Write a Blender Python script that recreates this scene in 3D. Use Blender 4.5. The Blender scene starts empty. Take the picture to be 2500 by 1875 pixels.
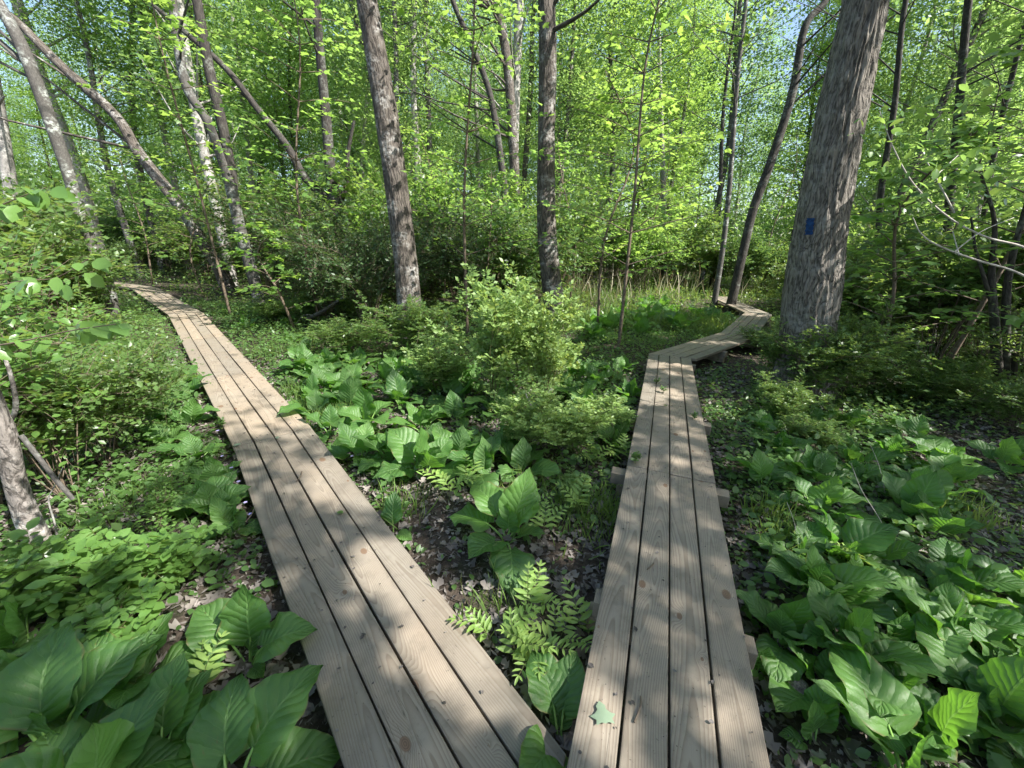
import bpy, bmesh, math, random
import numpy as np
from mathutils import Matrix, Vector

PI = math.pi
rad = math.radians
rng = np.random.default_rng(11)
C = bpy.context.scene.collection
sc = bpy.context.scene

# ------------------------------------------------------------------ camera
PITCH, ROLL, FPX, CAMZ = 19.54, 1.685, 964.0, 1.733
PW, PH = 2500, 1875
cd = bpy.data.cameras.new('camera')
cam = bpy.data.objects.new('camera', cd)
C.objects.link(cam)
cd.sensor_width = 36
cd.lens = FPX / PW * 36
cd.clip_start = 0.05
cd.clip_end = 600
cam.matrix_world = (Matrix.Translation((0, 0, CAMZ)) @ Matrix.Rotation(rad(90 - PITCH), 4, 'X')
                    @ Matrix.Rotation(rad(ROLL), 4, 'Z'))
sc.camera = cam

# ------------------------------------------------------------------ sky, sun, exposure
SUN = Vector((0.72, -0.36, 0.0)).normalized() * math.cos(rad(48)) + Vector((0, 0, math.sin(rad(48))))
w = bpy.data.worlds.new('World')
sc.world = w
w.use_nodes = True
nt = w.node_tree
bg = nt.nodes['Background']
sky = nt.nodes.new('ShaderNodeTexSky')
sky.sky_type = 'NISHITA'
sky.sun_disc = False
sky.sun_elevation = rad(48)
sky.sun_rotation = math.atan2(SUN.x, SUN.y)
sky.air_density = 1.0
sky.dust_density = 1.6
sky.ozone_density = 1.0
nt.links.new(sky.outputs[0], bg.inputs[0])
bg.inputs[1].default_value = 0.12
sl = bpy.data.lights.new('sun', 'SUN')
sl.energy = 5.0
sl.angle = rad(0.53)
sl.color = (1.0, 0.96, 0.90)
so = bpy.data.objects.new('sun', sl)
C.objects.link(so)
so.rotation_euler = SUN.to_track_quat('Z', 'Y').to_euler()
sc.view_settings.view_transform = 'Standard'
sc.view_settings.look = 'None'
sc.view_settings.exposure = 1.38
sc.view_settings.gamma = 1.0
sc.view_settings.use_curve_mapping = False
sc.render.engine = 'CYCLES'
sc.cycles.max_bounces = 7
sc.cycles.diffuse_bounces = 4
sc.cycles.glossy_bounces = 2
sc.cycles.transmission_bounces = 4
sc.cycles.use_denoising = True
sc.cycles.use_adaptive_sampling = True
sc.cycles.adaptive_threshold = 0.02
sc.cycles.sample_clamp_indirect = 6

# ------------------------------------------------------------------ pixel <-> world
_P, _R = rad(PITCH), rad(ROLL)


def ray(px, py):
    u, v = (px - PW / 2) / FPX, -(py - PH / 2) / FPX
    c, s = math.cos(_R), math.sin(_R)
    u, v = u * c - v * s, u * s + v * c
    return np.array([u, math.cos(_P) + v * math.sin(_P), -math.sin(_P) + v * math.cos(_P)])


def at(px, py, z=0.0):
    """point of the horizontal plane z seen at a photograph pixel"""
    d = ray(px, py)
    t = (z - CAMZ) / d[2]
    return np.array([d[0] * t, d[1] * t, z])


def atY(px, py, Y):
    d = ray(px, py)
    t = Y / d[1]
    return np.array([d[0] * t, Y, CAMZ + d[2] * t])


def project(p):
    x, y, z = p[0], p[1], p[2] - CAMZ
    zc = y * math.cos(_P) - z * math.sin(_P)
    v = y * math.sin(_P) + z * math.cos(_P)
    if zc <= 0.01:
        return None
    u, v = x / zc, v / zc
    c, s = math.cos(-_R), math.sin(-_R)
    u, v = u * c - v * s, u * s + v * c
    return PW / 2 + u * FPX, PH / 2 - v * FPX


# ------------------------------------------------------------------ object helpers
def tag(o, label=None, cat=None, group=None, kind=None):
    for k, v in (('label', label), ('category', cat), ('group', group), ('kind', kind)):
        if v:
            o[k] = v
    return o


def thing(name, label, cat, loc=(0, 0, 0), rz=0.0, group=None):
    o = bpy.data.objects.new(name, None)
    C.objects.link(o)
    o.empty_display_size = 0.1
    o.location = tuple(float(a) for a in loc)
    o.rotation_euler = (0, 0, rz)
    return tag(o, label, cat, group)


def link(name, me, parent=None, loc=None, rot=None, scale=None):
    o = bpy.data.objects.new(name, me)
    C.objects.link(o)
    if parent is not None:
        o.parent = parent
    if loc is not None:
        o.location = tuple(float(a) for a in loc)
    if rot is not None:
        o.rotation_euler = rot
    if scale is not None:
        o.scale = scale if hasattr(scale, '__len__') else (scale,) * 3
    return o


def mesh(name, parts, mats, smooth=True):
    """parts: dicts V (n,3), F list of (m,k) int arrays, optional t (n,) tint, a (n,3) vector, m material index"""
    me = bpy.data.meshes.new(name)
    V, loops, starts, mi, T, A = [], [], [], [], [], []
    vo = lo = 0
    for p in parts:
        n = len(p['V'])
        V.append(p['V'])
        T.append(p['t'] if p.get('t') is not None else np.full(n, .5))
        A.append(p['a'] if p.get('a') is not None else np.zeros((n, 3)))
        for F in p['F']:
            F = np.asarray(F)
            m, k = F.shape
            loops.append((F + vo).ravel())
            starts.append(lo + np.arange(m) * k)
            mi.append(np.full(m, p.get('m', 0)))
            lo += m * k
        vo += n
    V = np.concatenate(V).astype(np.float32)
    L = np.concatenate(loops).astype(np.int32)
    S = np.concatenate(starts).astype(np.int32)
    me.vertices.add(len(V))
    me.vertices.foreach_set('co', V.ravel())
    me.loops.add(len(L))
    me.loops.foreach_set('vertex_index', L)
    me.polygons.add(len(S))
    me.polygons.foreach_set('loop_start', S)
    for m in mats:
        me.materials.append(m)
    me.polygons.foreach_set('material_index', np.concatenate(mi).astype(np.int32))
    me.polygons.foreach_set('use_smooth', np.full(len(S), smooth))
    at_ = me.attributes.new('tint', 'FLOAT', 'POINT')
    at_.data.foreach_set('value', np.concatenate(T).astype(np.float32))
    av = me.attributes.new('vec', 'FLOAT_VECTOR', 'POINT')
    av.data.foreach_set('vector', np.concatenate(A).astype(np.float32).ravel())
    me.update(calc_edges=True)
    return me


# ------------------------------------------------------------------ materials
class NB:
    def __init__(s, name):
        s.m = bpy.data.materials.new(name)
        s.m.use_nodes = True
        s.t = s.m.node_tree
        s.t.nodes.clear()
        s.out = s.t.nodes.new('ShaderNodeOutputMaterial')

    def n(s, typ, ins=None, **kw):
        nd = s.t.nodes.new('ShaderNode' + typ)
        for k, v in kw.items():
            setattr(nd, k, v)
        for k, v in (ins or {}).items():
            s.put(nd.inputs[k], v)
        return nd

    def put(s, sock, v):
        if isinstance(v, bpy.types.NodeSocket):
            s.t.links.new(v, sock)
        elif isinstance(v, bpy.types.Node):
            s.t.links.new(v.outputs[0], sock)
        else:
            sock.default_value = v

    def math(s, op, a, b=None, c=None):
        nd = s.t.nodes.new('ShaderNodeMath')
        nd.operation = op
        s.put(nd.inputs[0], a)
        if b is not None:
            s.put(nd.inputs[1], b)
        if c is not None:
            s.put(nd.inputs[2], c)
        return nd.outputs[0]

    def mix(s, f, a, b, bt='MIX'):
        nd = s.t.nodes.new('ShaderNodeMix')
        nd.data_type = 'RGBA'
        nd.blend_type = bt
        s.put(nd.inputs[0], f)
        s.put(nd.inputs[6], a)
        s.put(nd.inputs[7], b)
        return nd.outputs[2]

    def rng(s, v, a, b, c=0.0, d=1.0, smooth=False):
        nd = s.t.nodes.new('ShaderNodeMapRange')
        if smooth:
            nd.interpolation_type = 'SMOOTHSTEP'
        for i, x in enumerate((v, a, b, c, d)):
            s.put(nd.inputs[i], x)
        return nd.outputs[0]

    def noise(s, vec, scale, detail=3, rough=.55, dist=0.0):
        return s.n('TexNoise', {'Vector': vec, 'Scale': scale, 'Detail': detail, 'Roughness': rough, 'Distortion': dist}).outputs[0]

    def comb(s, x, y, z):
        return s.n('CombineXYZ', {0: x, 1: y, 2: z}).outputs[0]

    def attr(s, name):
        return s.n('Attribute', attribute_name=name)

    def vmul(s, v, xyz):
        nd = s.t.nodes.new('ShaderNodeVectorMath')
        nd.operation = 'MULTIPLY'
        s.put(nd.inputs[0], v)
        s.put(nd.inputs[1], xyz)
        return nd.outputs[0]

    def finish(s, sh):
        s.put(s.out.inputs[0], sh)
        return s.m


def rgb(r, g, b):
    return (r, g, b, 1)


def leaf_mat(name, c1, c2, tr, mixf=.42, rough=.42, spec=.5, sat=.93):
    def ds(c):
        g = .25 * c[0] + .65 * c[1] + .1 * c[2]
        return tuple(g + (x - g) * sat for x in c[:3]) + (1,)
    c1, c2, tr = ds(c1), ds(c2), ds(tr)
    b = NB(name)
    t = b.attr('tint').outputs['Fac']
    oi = b.n('ObjectInfo').outputs['Random']
    f = b.math('ADD', b.math('MULTIPLY', t, .65), b.math('MULTIPLY', oi, .35))
    col = b.mix(f, c1, c2)
    tc = b.mix(f, tr, tuple(min(1, x * y) for x, y in zip(tr, (1.5, 1.15, .9, 1))))
    geo = b.n('NewGeometry')
    under = b.mix(geo.outputs['Backfacing'], col, b.mix(.45, col, rgb(.16, .22, .11)))
    p = b.n('BsdfPrincipled', {'Base Color': under, 'Roughness': rough, 'Specular IOR Level': spec})
    q = b.n('BsdfTranslucent', {'Color': tc})
    ms = b.n('MixShader', {0: mixf, 1: p.outputs[0], 2: q.outputs[0]})
    return b.finish(ms)


M = {}
M['canopy'] = leaf_mat('canopy_leaf', rgb(.032, .085, .032), rgb(.13, .225, .062), rgb(.28, .52, .13), .52, .38)
M['maple'] = leaf_mat('maple_leaf', rgb(.08, .17, .035), rgb(.13, .25, .05), rgb(.31, .58, .09), .52, .36)
M['shrub'] = leaf_mat('shrub_leaf', rgb(.055, .12, .032), rgb(.12, .21, .05), rgb(.25, .43, .07), .42, .36)
M['dark_shrub'] = leaf_mat('dark_shrub_leaf', rgb(.032, .07, .025), rgb(.06, .12, .035), rgb(.10, .2, .04), .32)
M['rose'] = leaf_mat('rose_leaf', rgb(.15, .27, .06), rgb(.29, .42, .12), rgb(.34, .52, .10), .38, .45)
M['fern'] = leaf_mat('fern_leaf', rgb(.16, .29, .05), rgb(.28, .42, .09), rgb(.36, .56, .08), .36, .5)
M['herb'] = leaf_mat('herb_leaf', rgb(.05, .115, .03), rgb(.11, .22, .05), rgb(.20, .38, .07), .4, .42)
M['grass'] = leaf_mat('grass_blade', rgb(.07, .15, .02), rgb(.16, .27, .05), rgb(.25, .42, .06), .4, .5)
M['reed'] = leaf_mat('dry_reed', rgb(.24, .22, .13), rgb(.48, .44, .31), rgb(.4, .33, .2), .25, .6, .3)
M['dead_leaf'] = leaf_mat('dead_leaf', rgb(.05, .042, .037), rgb(.30, .265, .235), rgb(.10, .07, .04), .08, .6, .35)
M['broad'] = leaf_mat('broad_oval_leaf', rgb(.08, .18, .035), rgb(.15, .29, .06), rgb(.28, .48, .08), .44, .3)


def cabbage_mat():
    b = NB('skunk_cabbage_leaf')
    a = b.n('SeparateXYZ', {0: b.attr('vec').outputs['Vector']})
    u, v, seed = a.outputs[0], a.outputs[1], a.outputs[2]   # u -1..1 across, v 0..1 along
    au = b.math('ABSOLUTE', u)
    ph = b.math('SUBTRACT', b.math('MULTIPLY', v, 8.0), b.math('MULTIPLY', b.math('POWER', au, .8), 2.6))
    ph = b.math('ADD', ph, b.math('MULTIPLY', b.noise(b.comb(u, v, seed), 3.0, 2), .5))
    sv = b.math('ABSOLUTE', b.math('SINE', b.math('MULTIPLY', ph, PI)))
    vein = b.math('MULTIPLY', b.rng(sv, .0, .22, 1, 0, True), b.rng(au, .02, .95, 1, .15))
    rib = b.rng(au, .02, .06, 1, 0, True)
    vein = b.math('MAXIMUM', b.math('MULTIPLY', vein, .55), rib)
    t = b.attr('tint').outputs['Fac']
    oi = b.n('ObjectInfo').outputs['Random']
    f = b.math('ADD', b.math('MULTIPLY', t, .3), b.math('MULTIPLY', oi, .7))
    base = b.mix(f, rgb(.052, .13, .038), rgb(.13, .26, .062))
    blot = b.noise(b.comb(u, b.math('MULTIPLY', v, 1.6), seed), 4.0, 4)
    base = b.mix(b.rng(blot, .35, .7), base, b.mix(.5, base, rgb(.12, .24, .05)))
    col = b.mix(b.math('MULTIPLY', vein, .55), base, rgb(.20, .36, .11))
    dmg = b.rng(b.noise(b.comb(u, v, b.math('ADD', seed, 7.0)), 9.0, 3), .665, .70, 0, .8)
    dmg = b.math('MAXIMUM', dmg, b.math('MULTIPLY', b.rng(au, .90, .99), b.rng(b.noise(b.comb(u, v, seed), 5.0, 2), .52, .6, 0, .8)))
    col = b.mix(dmg, col, rgb(.17, .13, .05))
    geo = b.n('NewGeometry')
    col = b.mix(geo.outputs['Backfacing'], col, b.mix(.4, col, rgb(.17, .27, .12)))
    fine = b.noise(b.comb(u, b.math('MULTIPLY', v, 1.7), seed), 38.0, 3)
    h = b.math('ADD', b.math('MULTIPLY', sv, .5), b.math('MULTIPLY', fine, .25))
    h = b.math('SUBTRACT', h, b.math('MULTIPLY', rib, .4))
    bp = b.n('Bump', {'Strength': .8, 'Distance': .008, 'Height': h})
    p = b.n('BsdfPrincipled', {'Base Color': col, 'Roughness': .42, 'Specular IOR Level': .5, 'Normal': bp})
    tc = b.mix(f, rgb(.12, .34, .03), rgb(.24, .48, .04))
    tc = b.mix(b.math('MULTIPLY', vein, .4), tc, rgb(.3, .5, .12))
    q = b.n('BsdfTranslucent', {'Color': tc, 'Normal': bp})
    return b.finish(b.n('MixShader', {0: .42, 1: p.outputs[0], 2: q.outputs[0]}))


M['cabbage'] = cabbage_mat()


def plain(name, c, rough=.7, var=.0, c2=None, scale=20, bump=0, spec=.3):
    b = NB(name)
    co = b.n('TexCoord').outputs['Object']
    col = c
    nz = b.noise(co, scale, 4)
    if c2:
        col = b.mix(b.rng(nz, .35, .65), c, c2)
    ins = {'Base Color': col, 'Roughness': rough, 'Specular IOR Level': spec}
    if bump:
        ins['Normal'] = b.n('Bump', {'Strength': .8, 'Distance': bump, 'Height': nz})
    return b.finish(b.n('BsdfPrincipled', ins))


M['stalk'] = plain('pale_stalk', rgb(.14, .27, .06), .45, c2=rgb(.22, .36, .10), scale=8)
M['stem'] = plain('brown_stem', rgb(.09, .065, .045), .75, c2=rgb(.19, .15, .11), scale=30, bump=.002)
M['green_stem'] = plain('green_stem', rgb(.09, .16, .04), .55, c2=rgb(.13, .10, .05), scale=12)
M['pale_twig'] = plain('pale_twig', rgb(.30, .26, .22), .7, c2=rgb(.5, .47, .42), scale=25, bump=.002)
M['screw'] = plain('screw_metal', rgb(.05, .045, .04), .5, spec=.6)
M['stone'] = plain('stone', rgb(.10, .085, .075), .8, c2=rgb(.26, .22, .20), scale=9, bump=.02)
M['petal'] = plain('pale_violet_petal', rgb(.45, .40, .72), .6)
M['white_petal'] = plain('white_petal', rgb(.75, .76, .72), .6)
M['blaze'] = plain('blue_blaze_paint', rgb(.004, .022, .075), .75, c2=rgb(.008, .05, .16), scale=30, bump=.004)


def bark_mat(name, dark, light, lichen, sc_=14.0, zs=.2, bump=.012, lich=.5, ridge=1.0, moss=None):
    b = NB(name)
    v = b.attr('vec').outputs['Vector']
    warp = b.n('TexNoise', {'Vector': v, 'Scale': 2.2, 'Detail': 2.0}).outputs[1]
    nd = b.t.nodes.new('ShaderNodeVectorMath')
    nd.operation = 'MULTIPLY_ADD'
    b.put(nd.inputs[0], warp)
    b.put(nd.inputs[1], (.12, .12, .12))
    b.put(nd.inputs[2], v)
    st = b.vmul(nd.outputs[0], (1, 1, zs))
    vo = b.n('TexVoronoi', {'Vector': st, 'Scale': sc_, 'Randomness': 1.0}, feature='DISTANCE_TO_EDGE').outputs[0]
    plate = b.rng(vo, .0, .32, 0, 1, True)
    nz = b.noise(st, sc_ * .9, 3, .6, .4)
    fur = b.rng(b.math('ABSOLUTE', b.math('SUBTRACT', nz, .5)), .0, .10, 0, 1, True)
    fib = b.noise(b.vmul(v, (1, 1, .14)), sc_ * 2.6, 5, .7)
    fine = b.noise(b.vmul(v, (1, 1, .45)), sc_ * 6, 4, .65)
    h = b.math('ADD', b.math('MULTIPLY', b.math('ADD', b.math('MULTIPLY', plate, .35), b.math('MULTIPLY', fur, .5)), .75 * ridge),
               b.math('ADD', b.math('MULTIPLY', fib, .55), b.math('MULTIPLY', fine, .3)))
    col = b.mix(b.rng(h, .28, 1.0 * (.6 + .4 * ridge)), dark, light)
    L1 = b.rng(b.noise(v, 3.2, 5, .62), .5, .62)
    L2 = b.rng(b.noise(v, 24.0, 4, .6), .42, .62)
    lf = b.math('MULTIPLY', b.math('MULTIPLY', L1, L2), lich)
    col = b.mix(lf, col, lichen)
    if moss:
        z = b.n('SeparateXYZ', {0: v}).outputs[2]
        mf = b.math('MULTIPLY', b.rng(z, .0, 1.6, 1, 0), b.rng(b.noise(v, 5.0, 4), .42, .6))
        col = b.mix(mf, col, moss)
    bp = b.n('Bump', {'Strength': .9, 'Distance': bump, 'Height': h})
    return b.finish(b.n('BsdfPrincipled', {'Base Color': col, 'Roughness': .85, 'Specular IOR Level': .25, 'Normal': bp}))


M['oak'] = bark_mat('oak_bark', rgb(.014, .012, .010), rgb(.24, .215, .185), rgb(.38, .38, .35), 38, .13, .014, .4, 1.25, rgb(.06, .09, .03))
M['brown_bark'] = bark_mat('furrowed_brown_bark', rgb(.013, .0105, .009), rgb(.145, .125, .105), rgb(.44, .43, .40), 36, .12, .012, .75, 1.1)
M['grey_bark'] = bark_mat('smooth_grey_bark', rgb(.04, .037, .033), rgb(.13, .122, .110), rgb(.44, .47, .43), 40, .5, .004, .9, .35)
M['pale_bark'] = bark_mat('pale_birch_bark', rgb(.15, .14, .125), rgb(.42, .40, .37), rgb(.66, .65, .60), 16, 1.4, .004, .9, .3)
M['lichen_bark'] = bark_mat('lichen_bark', rgb(.05, .042, .036), rgb(.28, .25, .225), rgb(.66, .64, .60), 24, .5, .01, 1.0, .9)  # real lichen, coloured paler to stand in for sunlight missing on the trunk
M['dark_bark'] = bark_mat('dark_bark', rgb(.014, .0125, .011), rgb(.075, .067, .058), rgb(.28, .30, .26), 26, .2, .008, .5, .7)


def wood_mat(name='weathered_pine', grey=.35):
    b = NB(name)
    a = b.n('SeparateXYZ', {0: b.attr('vec').outputs['Vector']})
    u, v, s = a.outputs[0], a.outputs[1], a.outputs[2]
    tint = b.attr('tint').outputs['Fac']
    # pith position below the board surface: makes cathedral grain
    lowu = b.math('MULTIPLY', u, .55)
    n1 = b.noise(b.comb(lowu, s, 0.0), 1.0, 1)
    n2 = b.noise(b.comb(b.math('MULTIPLY', u, .5), b.math('ADD', s, 31.0), 0.0), 1.0, 1)
    vc = b.math('MULTIPLY', b.math('SUBTRACT', n1, .5), .34)
    d = b.math('ADD', .006, b.math('MULTIPLY', b.rng(n2, .3, .7), .075))
    wob = b.noise(b.comb(b.math('MULTIPLY', u, 5.0), b.math('MULTIPLY', v, 22.0), s), 1.0, 2)
    # knots
    kv = b.n('TexVoronoi', {'Vector': b.comb(b.math('MULTIPLY', u, 1.05), b.math('MULTIPLY', v, 5.6), b.math('MULTIPLY', s, 3.7)), 'Scale': 1.0, 'Randomness': 1.0}, voronoi_dimensions='3D')
    kp = b.n('SeparateXYZ', {0: kv.outputs['Position']})
    ku = b.math('SUBTRACT', u, b.math('DIVIDE', kp.outputs[0], 1.05))
    kw = b.math('SUBTRACT', v, b.math('DIVIDE', kp.outputs[1], 5.6))
    kd = b.math('SQRT', b.math('ADD', b.math('MULTIPLY', b.math('MULTIPLY', ku, ku), .42), b.math('MULTIPLY', kw, kw)))
    kr = b.n('SeparateXYZ', {0: kv.outputs['Color']}).outputs[0]
    ksz = b.rng(kr, .35, 1.0, 0.0, .024)
    kf = b.math('DIVIDE', kd, b.math('ADD', ksz, .0005))
    kn = b.math('POWER', 2.718, b.math('MULTIPLY', b.math('MULTIPLY', kf, kf), -.16))
    v2 = b.math('SUBTRACT', v, vc)
    r = b.math('SQRT', b.math('ADD', b.math('MULTIPLY', v2, v2), b.math('MULTIPLY', d, d)))
    r = b.math('ADD', r, b.math('MULTIPLY', kn, .034))
    r = b.math('ADD', r, b.math('MULTIPLY', wob, .006))
    ph = b.math('FRACT', b.math('DIVIDE', r, b.rng(b.noise(b.comb(s, s, 0.0), 1.0, 0), .3, .7, .0055, .0085)))
    ring = b.math('POWER', ph, 2.0)
    ring = b.math('MULTIPLY', ring, b.rng(ph, .86, 1.0, 1, 0, True))
    fib = b.noise(b.comb(b.math('MULTIPLY', u, 14.0), b.math('MULTIPLY', v, 520.0), s), 1.0, 3, .6)
    light = b.mix(tint, rgb(.205, .178, .140), rgb(.37, .295, .215))
    late = b.mix(tint, rgb(.125, .095, .068), rgb(.165, .11, .072))
    col = b.mix(b.math('MULTIPLY', ring, .72), light, late)
    col = b.mix(b.rng(fib, .3, .75, 0, .3), col, rgb(.17, .14, .11))
    # weathering to grey green, in blotches
    obj = b.n('NewGeometry').outputs['Position']
    g1 = b.rng(b.noise(obj, 1.7, 4, .6), .36, .68, 0, .8)
    col = b.mix(b.math('MULTIPLY', g1, grey + .25), col, b.mix(ring, rgb(.27, .255, .215), rgb(.12, .105, .085)))
    av = b.math('ABSOLUTE', v)
    edge = b.math('MULTIPLY', b.rng(av, .052, .070), b.rng(b.noise(obj, 6.0, 4), .4, .65, 0, .55))
    col = b.mix(edge, col, rgb(.09, .075, .06))
    split = b.math('MULTIPLY', b.rng(b.math('ABSOLUTE', b.math('SUBTRACT', b.noise(b.comb(b.math('MULTIPLY', u, 1.6), b.math('MULTIPLY', v, 42.0), s), 1.0, 2), .5)), .0, .006, .7, 0), b.rng(b.noise(obj, 3.0, 2), .52, .6))
    col = b.mix(split, col, rgb(.05, .04, .03))
    sm = b.rng(b.noise(obj, 9.0, 5, .65), .50, .70, 0, .5)
    col = b.mix(sm, col, rgb(.13, .11, .085))
    sp = b.rng(b.noise(obj, 75.0, 2, .5), .70, .76, 0, .6)
    col = b.mix(sp, col, rgb(.08, .06, .045))
    # knot heart
    core = b.rng(kf, .75, 1.05, 1, 0, True)
    core = b.math('MULTIPLY', core, b.rng(kr, .45, .5, 0, 1))
    krn = b.math('FRACT', b.math('MULTIPLY', kf, 3.2))
    kc = b.mix(krn, rgb(.20, .12, .07), rgb(.10, .06, .038))
    col = b.mix(b.math('MULTIPLY', core, .85), col, kc)
    # end darkening only as dirt streak along edges
    h = b.math('ADD', b.math('MULTIPLY', ring, .5), b.math('MULTIPLY', fib, .5))
    bp = b.n('Bump', {'Strength': .5, 'Distance': .0015, 'Height': h})
    return b.finish(b.n('BsdfPrincipled', {'Base Color': col, 'Roughness': .72, 'Specular IOR Level': .3, 'Normal': bp}))


M['wood'] = wood_mat('treated_pine', .3)
M['wood_far'] = wood_mat('grey_weathered_pine', .9)
M['cut_wood'] = plain('sleeper_wood', rgb(.20, .16, .11), .8, c2=rgb(.34, .29, .21), scale=14, bump=.002)


def ground_mat():
    b = NB('forest_soil')
    p = b.n('NewGeometry').outputs['Position']
    n1 = b.noise(p, 1.1, 5, .6)
    n2 = b.noise(p, 38.0, 5, .7)
    vo = b.n('TexVoronoi', {'Vector': p, 'Scale': 34.0, 'Randomness': 1.0})
    vc = b.n('SeparateXYZ', {0: vo.outputs['Color']}).outputs[0]
    col = b.mix(b.rng(vc, 0, 1), rgb(.028, .021, .016), rgb(.12, .095, .075))
    col = b.mix(b.rng(n2, .35, .7), col, rgb(.045, .034, .026))
    moss = b.math('MULTIPLY', b.rng(n1, .5, .62), b.rng(b.noise(p, 60.0, 3), .35, .6))
    col = b.mix(b.math('MULTIPLY', moss, .7), col, rgb(.04, .075, .014))
    h = b.math('ADD', b.math('MULTIPLY', vc, .5), n2)
    bp = b.n('Bump', {'Strength': 1.0, 'Distance': .02, 'Height': h})
    return b.finish(b.n('BsdfPrincipled', {'Base Color': col, 'Roughness': .85, 'Specular IOR Level': .3, 'Normal': bp}))


M['soil'] = ground_mat()

# ------------------------------------------------------------------ value noise in numpy
_tab = np.random.default_rng(5).random((64, 64))


def vnoise(x, y):
    x, y = np.asarray(x, float), np.asarray(y, float)
    xi, yi = np.floor(x).astype(int), np.floor(y).astype(int)
    fx, fy = x - xi, y - yi
    fx, fy = fx * fx * (3 - 2 * fx), fy * fy * (3 - 2 * fy)
    g = lambda i, j: _tab[i % 64, j % 64]
    return (g(xi, yi) * (1 - fx) * (1 - fy) + g(xi + 1, yi) * fx * (1 - fy)
            + g(xi, yi + 1) * (1 - fx) * fy + g(xi + 1, yi + 1) * fx * fy)


def fbm(x, y, o=3):
    s = a = 0
    for k in range(o):
        s = s + vnoise(x * 2 ** k + 17 * k, y * 2 ** k + 5 * k) / 2 ** k
        a += 1 / 2 ** k
    return s / a


# ------------------------------------------------------------------ boardwalk layout (world metres)
ZR, ZL = 0.22, 0.108           # tops of the right and the left walk
WID = 0.592
RIGHT = [np.array(p) for p in ((-0.42, -0.95), (2.069, 5.836), (4.03, 7.62), (6.018, 10.39), (6.75, 14.0))]
LEFT = [np.array(p) for p in ((0.30, -0.16), (-2.262, 2.847), (-7.30, 8.28), (-11.75, 12.28), (-17.5, 15.2))]


def unit(a):
    return a / np.linalg.norm(a)


def walk_dist(x, y):
    """signed clearance of points from both walks (metres beyond the edges, negative on the boards)"""
    x, y = np.asarray(x, float), np.asarray(y, float)
    best = np.full(x.shape, 1e9)
    for W_ in (RIGHT, LEFT):
        for a, b_ in zip(W_[:-1], W_[1:]):
            d = unit(b_ - a)
            n = np.array([d[1], -d[0]])
            ca, cb = a + n * WID / 2, b_ + n * WID / 2
            L = np.linalg.norm(cb - ca)
            t = np.clip((x - ca[0]) * d[0] + (y - ca[1]) * d[1], 0, L)
            dd = np.hypot(x - ca[0] - d[0] * t, y - ca[1] - d[1] * t) - WID / 2
            best = np.minimum(best, dd)
    return best


def gz(x, y):
    """ground height"""
    x, y = np.asarray(x, float), np.asarray(y, float)
    h = (fbm(x * .55, y * .55) - .5) * .14 + (fbm(x * 3.1 + 9, y * 3.1) - .5) * .05
    wd = np.clip(walk_dist(x, y) / .5, 0, 1)
    h = h * (.25 + .75 * wd) - .02 * (1 - wd)
    return np.where(wd < .3, np.minimum(h, .005), h)


# ------------------------------------------------------------------ ground sheet
def build_ground():
    n = 330
    s = np.linspace(-1, 1, n)
    ax = np.sign(s) * (np.abs(s) * 12 + np.abs(s) ** 7 * 290)
    X, Y = np.meshgrid(ax, ax + 3)
    Z = gz(X, Y)
    V = np.stack([X, Y, Z], -1).reshape(-1, 3)
    i = np.arange(n * n).reshape(n, n)
    F = np.stack([i[:-1, :-1], i[:-1, 1:], i[1:, 1:], i[1:, :-1]], -1).reshape(-1, 4)
    o = link('ground', mesh('ground', [dict(V=V, F=[F])], [M['soil']]))
    tag(o, kind='structure')


build_ground()

# ------------------------------------------------------------------ boardwalks
def line_x(p, d, q, e):
    """intersection of p+t d with q+s e"""
    m = np.array([[d[0], -e[0]], [d[1], -e[1]]])
    t = np.linalg.solve(m, q - p)[0]
    return p + d * t


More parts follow.
